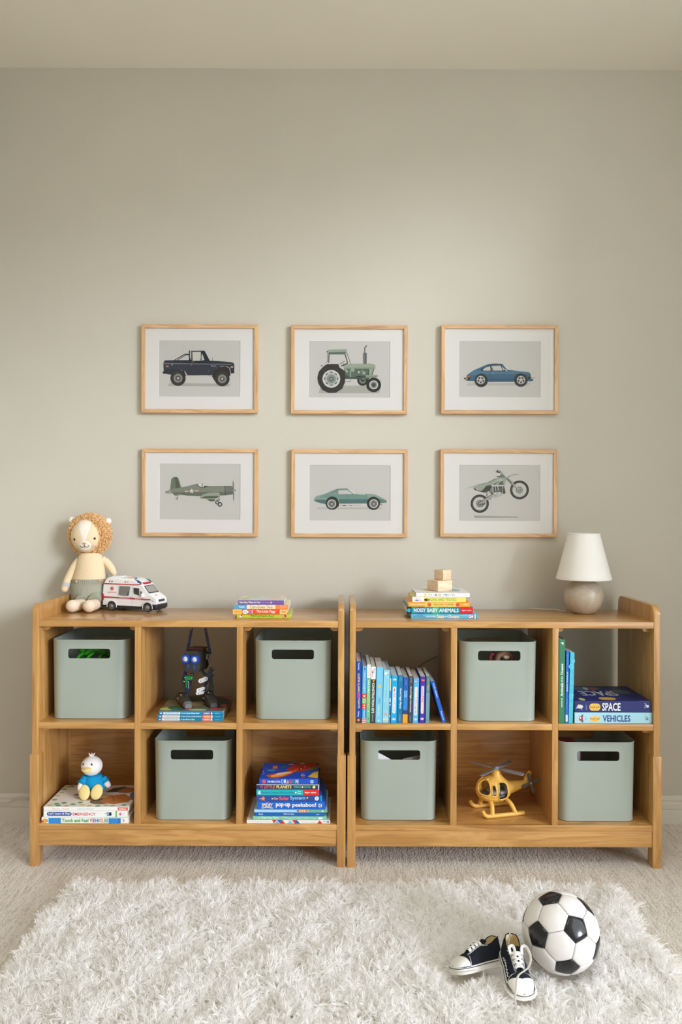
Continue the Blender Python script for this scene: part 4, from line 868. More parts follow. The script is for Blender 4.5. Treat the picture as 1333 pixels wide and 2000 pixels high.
# --- row of upright books
R_ = [  # (label, x0, x1 at the top, y top, depth, cover, hard, spine)
    ('tall royal blue book with orange-yellow capitals, first in the upright row', 695.9, 707.6, 1292, .19, (22, 66, 160), True,
        [('t', (220, 230, 244), 'Dewdney', .025, .14, .3, .6), ('t', (240, 196, 110), 'LLAMA LLAMA', .2, .5, .3, .7), ('r', (206, 80, 160), .505, .59, .28, .72), ('t', (160, 50, 120), 'red', .52, .575, .38, .62), ('t', (240, 196, 110), 'PAJAMA', .6, .77, .3, .7), ('t', (220, 230, 244), 'Viking', .81, .9, .3, .62), ('r', (64, 62, 66), .915, 1, 0, 1), ('e', (240, 140, 60), .955, .5, .22)]),
    ('pale blue book with red star patches, second in the upright row', 708.6, 717, 1301.5, .185, (92, 172, 220), False,
        [('p', (28, 40, 76), [(.055, .25), (.03, .5), (.055, .78)]), ('t', (210, 232, 246), "When I'm a Firefighter", .11, .46, .3, .68, False), ('r', (222, 70, 44), .485, .565, 0, 1), ('e', WHT, .525, .5, .22), ('r', (120, 180, 90), .565, .66, 0, 1), ('t', (226, 240, 214), 'PULL TAB', .58, .65, .2, .8), ('r', (222, 70, 44), .66, .755, 0, 1), ('e', WHT, .69, .5, .18), ('e', WHT, .73, .5, .18), ('r', (24, 150, 210), .755, .92, 0, 1), ('t', WHT, 'Campbell', .77, .905, .3, .7), ('r', (232, 190, 196), .92, 1, 0, 1), ('r', (206, 90, 100), .93, .945, 0, 1), ('r', (206, 90, 100), .965, .98, 0, 1)]),
    ('mint green paperback with a white head, third in the upright row', 717.6, 725, 1298, .19, (112, 190, 148), False,
        [('r', (230, 230, 224), 0, .23, 0, 1), ('t', (190, 196, 200), 'HOW', .03, .1, .3, .7), ('t', (226, 190, 120), 'Kids', .12, .2, .3, .7), ('t', (226, 244, 232), 'How to Be a', .27, .49, .3, .72), ('t', (196, 206, 96), 'SCIENTIST', .51, .74, .2, .76), ('e', (226, 226, 130), .8, .5, .18), ('e', (84, 160, 120), .93, .5, .3)]),
    ('charcoal spine with white capitals and an orange cone, fourth in the upright row', 725.7, 734.8, 1302.2, .185, (62, 60, 60), False,
        [('r', (236, 234, 230), 0, .225, 0, 1), ('t', (206, 110, 110), 'HELLO', .03, .12, .55, .85), ('t', (190, 120, 130), 'WORLD', .05, .19, .15, .48), ('E', (60, 120, 190), .1, .3, .015, .16), ('p', (240, 140, 40), [(.235, .3), (.235, .85), (.285, .55)]), ('t', WHT, 'CONSTRUCTION SITE', .29, .83, .24, .78), ('t', (200, 200, 200), 'McDonald', .85, .97, .35, .62, False)]),
    ('thick sky blue book with grey and yellow letters, fifth in the upright row', 735.8, 749.5, 1303.2, .185, (112, 194, 228), False,
        [('t', (150, 210, 236), 'Lincoln Lane', .05, .27, .42, .62, False), ('R', (240, 186, 80), .31, .375, .3, .68), ('t', (190, 206, 176), 'Super', .41, .53, .3, .66), ('t', (90, 136, 150), 'Abby', .56, .65, .3, .74, False), ('t', (206, 222, 160), 'to the rescue', .67, .88, .3, .68), ('p', (196, 230, 244), [(.97, .3), (.94, .5), (.97, .7)])]),
    ('pale aqua book with a white bird on its spine, sixth in the upright row', 749.9, 762, 1309, .18, (140, 206, 222), True,
        [('E', WHT, .065, .45, .022, .3), ('E', (206, 160, 90), .08, .65, .012, .14), ('t', (104, 170, 196), "That's not my plane...", .16, .56, .3, .7, False), ('t', (110, 176, 196), 'Fiona Watt', .62, .76, .55, .75, False), ('t', (110, 176, 196), 'Rachel Wells', .62, .76, .25, .45, False), ('e', (230, 150, 110), .835, .5, .24), ('r', (216, 206, 170), .915, .955, 0, 1)]),
    ('very thin white and blue book squeezed in, seventh in the upright row', 762.3, 765.0, 1315.4, .17, (60, 150, 200), False,
        [('r', (214, 206, 170), .1, .35, 0, 1), ('r', WHT, .5, .58, .1, .9), ('r', WHT, .62, .65, .1, .9), ('r', WHT, .85, .88, .2, .9)]),
    ('bright cyan book with a white title bubble, eighth in the upright row', 765.8, 777.6, 1320, .165, (10, 166, 222), False,
        [('E', (226, 226, 232), .08, .5, .022, .3), ('E', (200, 160, 180), .09, .35, .01, .2), ('R', WHT, .23, .8, .22, .76), ('t', (214, 70, 70), 'AMAZING', .25, .47, .36, .64), ('t', (170, 174, 178), 'AIRPLANES', .48, .78, .34, .66), ('E', (214, 196, 222), .92, .5, .025, .32)]),
    ('teal blue book with white lettering, ninth in the upright row', 778.3, 788.4, 1319.5, .165, (10, 112, 160), False,
        [('t', (150, 200, 220), 'Adam Gamble', .03, .12, .58, .75, False), ('t', (150, 200, 220), 'Mark Jasper', .03, .12, .3, .46, False), ('t', WHT, 'Good Night Planes', .27, .7, .3, .74), ('t', (190, 220, 232), 'Good Night Books', .83, .96, .4, .62, False)]),
    ('blue book with an orange foot to its spine, tenth in the upright row', 788.8, 798.6, 1323.2, .17, (22, 92, 176), False,
        [('t', (160, 200, 236), 'Goodnight', .06, .17, .4, .6, False), ('r', (40, 130, 206), .28, .72, .08, .9), ('t', (220, 236, 248), 'Goodnight', .3, .44, .5, .7), ('t', (220, 236, 248), 'Construction', .3, .44, .25, .45), ('E', (190, 220, 240), .66, .3, .006, .06), ('r', (46, 60, 120), .72, .81, 0, 1), ('r', (246, 158, 40), .81, 1, 0, 1)]),
    ('dark grey book with white lettering, eleventh in the upright row', 799.3, 807.8, 1320.8, .165, (66, 66, 76), False,
        [('t', (190, 190, 196), 'Adam Gamble', .03, .14, .58, .76, False), ('t', (190, 190, 196), 'Mark Jasper', .03, .14, .3, .46, False), ('t', WHT, 'Good Night Astronauts', .22, .77, .3, .72), ('t', (190, 190, 196), 'Good Night Books', .84, .97, .36, .62, False)]),
    ('light blue book with red lettering on a white bubble, twelfth in the upright row', 808.4, 819.5, 1324.8, .16, (80, 176, 222), False,
        [('E', (206, 70, 90), .08, .5, .022, .26), ('E', WHT, .075, .45, .01, .2), ('R', WHT, .19, .83, .26, .72), ('t', (226, 160, 80), 'CHOPPY', .2, .41, .38, .62), ('t', (214, 60, 60), 'helicopter', .42, .82, .34, .66), ('E', (226, 196, 220), .92, .5, .025, .3)]),
    ('purple book with red and yellow lettering, thirteenth in the upright row', 821.6, 832.3, 1321.6, .165, (64, 50, 150), False,
        [('E', (226, 90, 50), .08, .5, .022, .34), ('E', (246, 170, 130), .085, .62, .01, .12), ('R', WHT, .2, .8, .24, .74), ('t', (100, 80, 170), 'FLASHING', .21, .41, .36, .64), ('t', (206, 50, 60), 'FIRE', .42, .56, .34, .66), ('t', (220, 180, 60), 'ENGINES', .57, .79, .34, .66), ('E', (214, 200, 230), .91, .5, .025, .3)]),
    ('slim grey-teal book, last of the straight books in the upright row', 833.6, 841.2, 1321.2, .165, (100, 148, 160), False,
        [('r', (70, 112, 124), 0, .35, 0, 1), ('t', (150, 190, 130), 'Forever', .03, .16, .35, .66), ('t', (214, 206, 150), 'Home', .18, .3, .32, .7), ('t', (130, 176, 190), 'little otters', .3, .43, .3, .74, False), ('t', (170, 204, 210), 'A counting story', .5, .72, .4, .62, False), ('e', (70, 112, 124), .94, .5, .22)]),
]
for i_, (label, x0, x1, yt, D, cover, hard, spine) in enumerate(R_):
    Y = .009
    zt = P(x0, yt, Y).z
    L = zt - Z_MID
    lean = math.radians(.3 + .85 * min(1.0, i_ / 4))
    a, b = P(x0, yt, Y).x, P(x1, yt, Y).x
    T = (b - a) * .985
    xb = (a + b) / 2 - L * math.sin(lean)
    book(label, L, T, D, cover, (xb, Y, Z_MID + .0003 + T / 2 * math.sin(lean)), spine, (), 'down', 0, lean, hard, 'upright books in the right bookcase')
Y = .012
a, b = P(843.2, 1331, Y), P(866.0, 1411.5, Y)
L = (a - b).length; ang = -math.atan2(b.x - a.x, a.z - b.z)
book('blue book leaning left at the end of the upright row', L, .0128, .16, (16, 92, 190), (b.x + .004, Y, Z_MID + .0004 + .0064 * math.sin(-ang)),
     [('t', (226, 236, 246), 'A is for Airplane', .05, .4, .3, .74), ('t', (226, 236, 246), 'Theresa Cole', .72, .95, .36, .66)], (), 'down', 0, ang, False, 'upright books in the right bookcase')

# --- right-hand cubby: three upright, two lying
def upright(label, x0, x1, yt, D, cover, st, spine, lean=0.0, hard=False, Y=.012):
    zt = P(x0, yt, Y).z; L = zt - Z_MID
    a, b = P(x0, 1411, Y).x, P(x1, 1411, Y).x
    T = (b - a) * .985; ln = math.radians(lean)
    book(label, L, T, D, cover, ((a + b) / 2, Y, Z_MID + .0003 + T / 2 * abs(math.sin(ln))), spine, (), st, 0, ln, hard, 'books in the upper right cubby')
upright('tall green book with white lettering, against the divider left of the navy book', 1091.8, 1104.2, 1249, .26, (50, 122, 88), 'up',
    [('t', (226, 240, 232), 'DISCOVER THE', .19, .3, .4, .6), ('t', WHT, 'Animals', .32, .48, .3, .72), ('t', WHT, 'of the', .49, .56, .38, .66), ('t', WHT, 'Oceans', .575, .71, .3, .72), ('p', WHT, [(.93, .3), (.965, .3), (.965, .75), (.95, .55)])], 0.1, True)
upright('slim blue book standing between the green and the turquoise books', 1104.6, 1110.2, 1271.5, .235, (30, 104, 196), 'down',
    [('t', (120, 176, 230), 'BECKY CUMMINGS', .05, .2, .35, .7, False), ('t', (220, 234, 248), 'MY MAGICAL CHOICES', .29, .56, .3, .72), ('t', (110, 166, 226), 'the big book', .66, .81, .35, .7, False), ('r', WHT, .885, .975, .15, .85), ('t', (60, 110, 180), 'teach', .9, .96, .3, .7)], 0.75)
upright('turquoise book patterned with white bubbles, standing right of the slim blue book', 1111.0, 1119.6, 1274.5, .235, (70, 184, 206), 'down',
    [x for (t_, z_, r_) in ((.12, .8, .35), (.2, .25, .5), (.32, .3, .22), (.42, .6, .4), (.5, .4, .18), (.62, .45, .45), (.74, .4, .3)) for x in (('e', (150, 218, 228), t_, z_, r_), ('e', (70, 184, 206), t_, z_, r_ * .82))], 1.3)
YB = .012
def lying(label, x0, x1, z, T, D, cover, spine, top):
    a, b = P(x0, 1400, YB).x, P(x1, 1400, YB).x
    book(label, b - a, T, D, cover, ((a + b) / 2, YB, z), spine, top, None, 0, 0, True, 'books in the upper right cubby')
lying('pale blue lying book with big navy capitals, beneath the dark navy book', 1123.2, 1274.2, Z_MID + .0003, .0375, .235, (164, 212, 226),
    [('E', (190, 50, 54), .082, .45, .026, .24), ('E', (90, 96, 104), .1, .7, .012, .12), ('E', (90, 96, 104), .1, .22, .014, .14), ('E', WHT, .075, .5, .01, .08), ('t', (120, 170, 206), 'Little', .137, .15, .3, .7, False), ('R', (240, 196, 100), .195, .333, .14, .68), ('t', (140, 120, 70), 'The', .245, .28, .55, .62, False), ('t', (96, 84, 54), 'POP-UP', .205, .323, .33, .5), ('t', (140, 120, 70), 'Guide', .235, .29, .2, .28, False), ('t', (24, 58, 130), 'VEHICLES', .362, .722, .16, .76), ('e', (90, 136, 150), .94, .42, .1), ('t', (90, 136, 150), '3+', .912, .945, .3, .75, False)], [])
lying('dark navy lying book with big white capitals, topmost in the upper right cubby', 1123.6, 1272.2, Z_MID + .0380, .0395, .235, (34, 42, 108),
    [('E', (206, 210, 214), .068, .5, .04, .17), ('E', (226, 200, 120), .05, .6, .012, .1), ('p', (190, 196, 204), [(.07, .4), (.1, .18), (.085, .45)]), ('p', (190, 196, 204), [(.03, .55), (.015, .3), (.05, .45)]), ('t', (150, 160, 200), 'Mathilda', .142, .16, .2, .75, False), ('R', (240, 188, 84), .19, .335, .15, .78), ('t', (140, 110, 50), 'The', .245, .28, .6, .68, False), ('t', (110, 86, 40), 'POP-UP', .202, .323, .36, .54), ('t', (140, 110, 50), 'Guide', .235, .29, .22, .3, False), ('t', WHT, 'SPACE', .358, .6, .14, .84), ('e', (214, 218, 226), .955, .55, .12), ('t', (214, 218, 226), '3+', .915, .945, .4, .85, False), ('r', (120, 130, 180), .84, .985, .985, 1.0)],
    [('t', (190, 192, 200), 'SPACE', .7, .2, .66, .34), ('R', (226, 176, 80), .36, .58, .06, .24), ('E', (206, 200, 120), .12, .1, .04, .08), ('p', (206, 140, 90), [(.0, .3), (.06, .5), (.1, .4), (.02, .2)]), ('E', (90, 110, 130), .3, .85, .28, .12), ('E', (160, 90, 80), .45, .8, .06, .1), ('E', (200, 206, 206), .36, .82, .03, .1), ('E', (70, 100, 104), .8, .6, .12, .15)])
# ------------------------------------------------------------------ table lamp
def build_lamp():
    Y = .25
    c = P(1140.8, 1166, Y); x, z0 = c.x, Z_TOP + .0002
    T = thing('table_lamp', 'small white table lamp with round stone base, right end of the right bookcase', 'lamp', (x, Y, z0))
    stone, n, l, b = new_mat('alabaster')
    v = obj_coords(n, l, (1, 1, 1), offset=False)
    t1 = N(n, 'ShaderNodeTexNoise', i_Scale=22.0, i_Detail=6.0, i_Roughness=0.7, i_Distortion=1.5); l.new(v, t1.inputs['Vector'])
    r = ramp(n, [(0.3, rgb((178, 165, 145))), (0.55, rgb((190, 178, 160))), (0.78, rgb((206, 197, 182)))]); l.new(t1.outputs['Fac'], r.inputs[0])
    l.new(r.outputs[0], b.inputs['Base Color']); b.inputs['Roughness'].default_value = 0.32
    R = .0718; cz = c.z - z0
    zb = max(0.0, cz - R)
    a0 = math.acos(max(-1, min(1, (cz - 0) / R))) if cz < R else 0.0
    prof = []
    rb = math.sqrt(max(R * R - cz * cz, 0)) if cz < R else .03
    prof.append((rb * .96, 0)); prof.append((rb, .001))
    for i in range(1, 25):
        th = a0 + (PI - .22 - a0) * i / 24
        prof.append((R * math.sin(th), cz - R * math.cos(th)))
    MB().lathe(prof, 40, stone, (0, 0, 0)).build('base', T)
    zs0, zs1 = .972 - z0 - .002, P(1143, 1043, Y).z - z0 + .003
    brass = flat((190, 180, 160), 0.4, 0.6)
    MB().lathe([(.012, cz + R - .003), (.012, cz + R + .012), (.007, cz + R + .014), (.007, zs0 + .05), (.014, zs0 + .052), (.014, zs0 + .085)], 16, brass).build('neck', T)
    linen = knit('lamp_shade_cotton', (238, 236, 230), (232, 230, 224), 900.0, (1, 1, 1), 0.15)
    r0, r1 = .1004, .0575
    prof = [(r0, zs0), (r0 + .0008, zs0 + .001), (r0 + .0002, zs0 + .009), (r0 - .0012, zs0 + .0095), (r1 + .0008, zs1 - .005), (r1 + .0016, zs1 - .0045), (r1 + .001, zs1), (r1 - .001, zs1), (r1 - .0015, zs1 - .004), (r0 - .0022, zs0 + .008), (r0 - .001, zs0), (r0, zs0)]
    MB().lathe(prof, 64, linen, cap0=False, cap1=False).build('lamp_shade', T)
    mb = MB()
    for k in range(3):
        a = k * 2 * PI / 3 + .4
        mb.tube([(.012 * math.cos(a), .012 * math.sin(a), zs1 - .022), ((r1 - .001) * math.cos(a), (r1 - .001) * math.sin(a), zs1 - .006)], .0011, brass, 6)
    mb.tube([(.012 * math.cos(2 * PI * k / 16), .012 * math.sin(2 * PI * k / 16), zs1 - .022) for k in range(16)], .0012, brass, 6, closed=True)
    mb.build('shade_spider', T)
    glow = flat((226, 224, 216), 0.3)
    MB().lathe([(.013, zs0 + .085), (.014, zs0 + .09), (.028, zs0 + .118), (.029, zs0 + .13), (.022, zs0 + .146), (.006, zs0 + .152)], 20, glow).build('bulb', T)
    cord = flat((214, 206, 190), 0.6)
    w = lambda px, py, y: Vector((P(px, py, y).x - x, y - Y, .0022))
    pts = [(-.055, .03, .004), (-.08, .045, .0022), w(1090, 1187, .33), w(1060, 1187, .345), w(1040, 1187, .355), (w(1036, 1187, .36).x, .372 - Y, -.004), (w(1033, 1187, .36).x, .378 - Y, -.05), (w(1040, 1187, .36).x, .379 - Y, -.2)]
    MB().tube(smooth_path(pts, 6), .0018, cord, 6).build('cord', T)
build_lamp()

# ------------------------------------------------------------------ power cords by the wall
cordm = flat((196, 188, 174), 0.6)
yy = .384
o = MB().tube(smooth_path([P(-30, 1576, yy), P(0, 1571, yy), P(18, 1567, .380), P(30, 1559, yy), P(38, 1556, yy), P(50, 1556.5, yy), P(62, 1556, yy), P(90, 1557, yy)], 6), .0017, cordm, 6).build('power_cord')
tag(o, 'thin grey cord looping over the baseboard at the far left', 'cord', 'cords along the baseboard')
o = MB().tube(smooth_path([P(14, 1568.5, .379), P(28, 1566, .378), P(40, 1564, .378), P(43, 1562, .378), P(48, 1564.5, .3775), P(46, 1562.5, .378), P(52, 1560, .378), P(62, 1558.5, .380), P(90, 1558, .381)], 6), .0015, cordm, 6).build('power_cord')
tag(o, 'thin knotted grey cord lower on the baseboard at the far left', 'cord', 'cords along the baseboard')
yy = .392
o = MB().tube(smooth_path([P(868, 1275, yy), P(856, 1281, yy), P(838, 1290, yy), P(822, 1300, yy), P(800, 1322, yy), P(790, 1360, yy)], 6), .002, flat((120, 112, 98), 0.6), 6).build('power_cord')
tag(o, 'dark cord sagging on the wall behind the upright books', 'cord')

# ------------------------------------------------------------------ knitted lion
def hair_curves(name, roots, tips_fn, mat, parent, npts, r0, r1):
    pass
def add_curves(name, pts, rad, mat, parent):
    """pts: (strands, points, 3) array; rad: (points,) radii"""
    S, K, _ = pts.shape
    hc = bpy.data.hair_curves.new(name)
    hc.add_curves([K] * S)
    hc.attributes['position'].data.foreach_set('vector', pts.reshape(-1).astype(np.float32))
    ra = hc.attributes.get('radius') or hc.attributes.new('radius', 'FLOAT', 'POINT')
    ra.data.foreach_set('value', np.tile(np.asarray(rad, dtype=np.float32), S))
    hc.materials.append(mat)
    o = bpy.data.objects.new(name, hc); link(o)
    o.parent = parent; o['kind'] = 'stuff'
    return o
def fibre(name, c, trans):
    m, n, l, b = new_mat(name)
    out = [x for x in n if x.type == 'OUTPUT_MATERIAL'][0]; n.remove(b)
    d = N(n, 'ShaderNodeBsdfDiffuse'); t = N(n, 'ShaderNodeBsdfTranslucent'); mx = N(n, 'ShaderNodeMixShader')
    d.inputs[0].default_value = rgb(c); t.inputs[0].default_value = rgb(c); mx.inputs[0].default_value = trans
    l.new(d.outputs[0], mx.inputs[1]); l.new(t.outputs[0], mx.inputs[2]); l.new(mx.outputs[0], out.inputs[0])
    return m
def build_lion():
    Y0 = .30
    base = P(172, 1180, Y0); O = Vector((base.x, Y0, Z_TOP + .0003))
    T = thing('plush_lion', 'cream knitted plush lion in grey-green shorts, seated on the left bookcase', 'soft toy', O)
    L = lambda px, py, y: P(px, py, y) - O
    cream = knit('lion_knit', (232, 211, 176), (222, 199, 162), 420.0)
    pale = knit('lion_knit_white', (238, 230, 214), (230, 220, 202), 420.0)
    sock = knit('lion_foot_knit', (232, 214, 190), (224, 204, 178), 420.0)
    grn = knit('lion_shorts_knit', (168, 168, 150), (150, 150, 134), 300.0, (0.5, 1, 1.0), 0.9)
    s = SCL(.325)
    # body
    mb = MB()
    def ring(cx, hw, dp, y, n=28):
        c = L(cx, y, .325)
        return [(c.x + hw * s * math.cos(2 * PI * i / n), c.y + dp * s * math.sin(2 * PI * i / n), c.z) for i in range(n)]
    rows = [(177, 18, 15, 1080), (177, 23, 18, 1086), (176.5, 25.5, 20, 1095), (176, 28, 22, 1110), (175, 31, 24, 1125), (173.5, 31.8, 25, 1140), (172.5, 31.5, 25, 1170), (172, 28, 22, 1183), (171, 20, 14, 1187)]
    mb.loft([ring(*r) for r in rows], cream); mb.build('body', T)
    mb = MB()
    rows = [(175, 32.2, 25.2, 1130), (175, 33.4, 26, 1131), (174, 34, 26.2, 1139), (173, 34, 26.2, 1140), (173, 33.6, 26.6, 1152), (172.5, 33.4, 26.8, 1166), (172.5, 32.6, 26, 1178), (172, 30, 23, 1185), (171, 20, 14, 1188.0)]
    mb.loft([ring(*r) for r in rows], grn)
    for cx in (160, 184):     # short trouser legs
        mb.tube([L(cx + 3, 1162, .31), L(cx + 1, 1170, .285), L(cx, 1174, .270)], [.026, .0255, .0245], grn, 20)
    sh = mb.build('shorts', T)
    mb = MB(); n = 56
    for k in range(n):        # ribbed waistband
        a = 2 * PI * k / n
        c0 = L(175, 1131, .325); c1 = L(174.2, 1139, .325)
        mb.tube([(c.x + 34.0 * s * math.cos(a), c.y + 26.3 * s * math.sin(a), c.z) for c in (c0, c1)], .0013, grn, 5)
    mb.build('waistband', sh)
    for px, py in ((150.5, 1135), (194, 1134)):
        d = L(px, py, .29); cc = L(175, 1135, .325)
        u = (d.x - cc.x) / (34.4 * s); yb = cc.y - 26.6 * s * math.sqrt(max(0, 1 - u * u))
        MB().ell((d.x, yb - .0012, d.z), (.0052, .0026, .0052), flat((206, 160, 118), 0.6), 14, 8).build('button', sh)
    MB().box(L(145, 1145, .3).x, L(148, 1145, .3).x, L(171, 1145, .325).y - 26.6 * s * .62 - .002, L(171, 1145, .325).y - 26.6 * s * .62 + .002, L(146, 1153, .3).z, L(146, 1143, .3).z, flat((214, 176, 160), 0.7), .0008).build('tag', sh)
    # arms
    for pts, rr, cuff in (([L(155, 1093, .325), L(147, 1105, .322), L(138, 1122, .318), L(131, 1138, .31), L(126.5, 1150, .305)], [.013, .0155, .0165, .0165, .0135], True),
                          ([L(199, 1091, .332), L(209, 1099, .338), L(217, 1110, .345), L(222, 1119, .35)], [.013, .015, .015, .012], False)):
        mb = MB(); p = smooth_path(pts, 4); n = len(p)
        rad = [interp([(i / (len(rr) - 1), r) for i, r in enumerate(rr)], i / (n - 1)) for i in range(n)]
        mb.tube(p, rad, cream, 16)
        mb.ell(p[-1], (rad[-1],) * 3, cream, 14, 8)
        arm = mb.build('arm', T)
        if cuff:
            q = p[-5:-2]
            MB().tube(q, [rad[-4] + .001] * 3, flat((186, 190, 186), 0.9), 16).build('cuff', arm)
    # legs and feet
    for a, b in (((161, 1175, .262), (141, 1183, .205)), ((186, 1177, .262), (174, 1184, .205))):
        pa, pb = L(*a), L(*b); pa.z = .0236; pb.z = .0240
        m1 = pa.lerp(pb, .5)
        mb = MB(); pth = smooth_path([pa, m1, pa.lerp(pb, .85), pb], 5); n = len(pth)
        mb.tube(pth, [.0205 + .0025 * (i / (n - 1)) for i in range(n)], sock, 18)
        mb.ell(pb, (.023, .0225, .023), sock, 18, 12)
        mb.build('leg', T)
    # head
    hc = L(170, 1047, .318); hr = (.0605, .050, .0645)
    def front(px, py, lift=0.0):
        """point of the head's front surface seen at a pixel"""
        o_ = Vector((0, -CAM_D, CAM_H)) - O; d = (P(px, py, .3) - O - o_).normalized()
        q = Vector(((o_ - hc).x / hr[0], (o_ - hc).y / hr[1], (o_ - hc).z / hr[2])); e = Vector((d.x / hr[0], d.y / hr[1], d.z / hr[2]))
        A = e.dot(e); B = 2 * q.dot(e); C_ = q.dot(q) - 1; D_ = max(B * B - 4 * A * C_, 0)
        t = (-B - math.sqrt(D_)) / (2 * A); p = o_ + d * t
        nn = Vector(((p - hc).x / hr[0] ** 2, (p - hc).y / hr[1] ** 2, (p - hc).z / hr[2] ** 2)).normalized()
        return p + nn * lift, nn
    mb = MB(); mb.ell(hc, hr, cream, 36, 24); head = mb.build('head', T)
    def patch(outline, mat, lift, name):
        c = (sum(p[0] for p in outline) / len(outline), sum(p[1] for p in outline) / len(outline))
        vs, fs = [front(c[0], c[1], lift)[0]], []; n = len(outline); RN = 6
        for r in range(1, RN + 1):
            k = r / RN
            vs += [front(c[0] + (p[0] - c[0]) * k, c[1] + (p[1] - c[1]) * k, lift * (1.0 if r < RN else .1))[0] for p in outline]
        for i in range(n): fs.append((0, 1 + (i + 1) % n, 1 + i))
        for r in range(RN - 1):
            for i in range(n):
                a, b = 1 + r * n + i, 1 + r * n + (i + 1) % n
                fs.append((a, b, b + n, a + n))
        return MB().add(vs, fs, mat, True).build(name, head)
    Z = lambda x, y: (110 + x / 9.52, 985 + y / 9.52)
    def dense(pts, k=3):
        out = []
        for i in range(len(pts)):
            a, b = pts[i], pts[(i + 1) % len(pts)]
            out += [(a[0] + (b[0] - a[0]) * j / k, a[1] + (b[1] - a[1]) * j / k) for j in range(k)]
        return out
    patch(dense([Z(*p) for p in ((400, 340), (440, 285), (540, 265), (620, 275), (660, 300), (640, 400), (600, 500), (560, 620), (545, 690), (490, 690), (460, 600), (420, 480))]), pale, .0009, 'forehead_blaze')
    patch([Z(535 + 120 * math.cos(a), 775 + 95 * math.sin(a)) for a in [2 * PI * i / 24 for i in range(24)]], pale, .0022, 'muzzle')
    patch(dense([Z(*p) for p in ((480, 708), (530, 700), (562, 710), (540, 745), (528, 755), (512, 745))], 2), flat((206, 160, 106), 0.8), .004, 'nose')
    eye = flat((22, 20, 20), 0.2)
    for x, y in ((338, 652), (714, 636)):
        p, nn = front(*Z(x, y)); R = Vector((0, 0, 1)).rotation_difference(nn).to_matrix()
        MB().ell(p, (.0042, .0052, .0024), eye, 14, 8, R=Vector((0, -1, 0)).rotation_difference(nn).to_matrix() @ Matrix.Rotation(PI / 2, 3, 'X')).build('eye', head)
    mb = MB(); thr = flat((36, 30, 28), 0.8)
    def stitch(pts, r, mat, lift): mb.tube([front(*Z(x, y), lift)[0] for x, y in pts], r, mat, 6)
    stitch([(455, 765), (465, 782), (485, 793), (505, 790), (522, 778), (530, 768), (530, 752)], .0009, thr, .0034); stitch([(530, 768), (545, 784), (568, 790), (590, 782), (606, 764), (610, 752)], .0009, thr, .0034)
    mb.build('mouth', head)
    mb = MB(); wk = flat((190, 168, 140), 0.8)
    for pts in ([(650, 755), (720, 770), (810, 774)], [(650, 775), (700, 800), (780, 832)], [(640, 790), (680, 820)], [(370, 785), (395, 772), (430, 768)], [(400, 840), (415, 815), (435, 800)]):
        mb.tube([front(*Z(x, y), .0016)[0] for x, y in pts], .0005, wk, 5)
    mb.build('whiskers', head)
    for px, py, y in ((140.5, 1016, .335), (211, 1018, .335)):
        c = L(px, py, y)
        mb = MB(); mb.ell(c, (.0135, .008, .0135), pale, 16, 10); ear = mb.build('ear', head)
        MB().ell(c + Vector((-.001, -.006, -.001)), (.0085, .004, .0085), flat((240, 234, 224), 0.9), 14, 8).build('inner_ear', ear)
    # mane: a cap round the head, covered with yarn ends
    mc = L(176, 1044.5, .328); mr = Vector((.0735, .045, .0735))
    mb = MB(); mb.ell(mc, mr, knit('mane_cap', (222, 186, 136), (210, 172, 120), 300.0), 28, 18); mane = mb.build('mane', head)
    rng = np.random.default_rng(3)
    n = 6000
    d = rng.normal(size=(n, 3)); d /= np.linalg.norm(d, axis=1)[:, None]
    pos = np.array(mc) + d * np.array(mr)
    q = (pos - np.array(hc)) / np.array(hr)
    # nothing grows over the face
    S_ = SCL(.32)
    fx = (pos[:, 0] - hc.x) / (.0615); fz = (pos[:, 2] - hc.z) / (.0655)
    keep = ~((d[:, 1] < 0.25) & (fx ** 2 + fz ** 2 < 1.0)) & ((q ** 2).sum(1) > .98)
    pos, d = pos[keep], d[keep]
    tan = np.cross(d, np.array([0, 1.0, 0])); tan /= np.linalg.norm(tan, axis=1)[:, None] + 1e-6
    sg = rng.normal(size=(len(pos), 1)); ln = rng.uniform(.009, .017, (len(pos), 1))
    jit = rng.normal(size=(len(pos), 3)) * .55
    dirv = d * .8 + tan * sg * .8 + jit; dirv /= np.linalg.norm(dirv, axis=1)[:, None]
    side = np.cross(dirv, d); side /= np.linalg.norm(side, axis=1)[:, None] + 1e-6
    K = 6; pts = np.zeros((len(pos), K, 3))
    for k in range(K):
        t = k / (K - 1)
        pts[:, k] = pos - d * .001 + dirv * ln * t + d * np.sin(t * PI) * .0035 + side * np.sin(t * 5.0) * .0018
    yarn = fibre('mane_yarn', (232, 196, 144), .15)
    add_curves('mane_yarn', pts, np.linspace(.0017, .0013, K), yarn, mane)
build_lion()

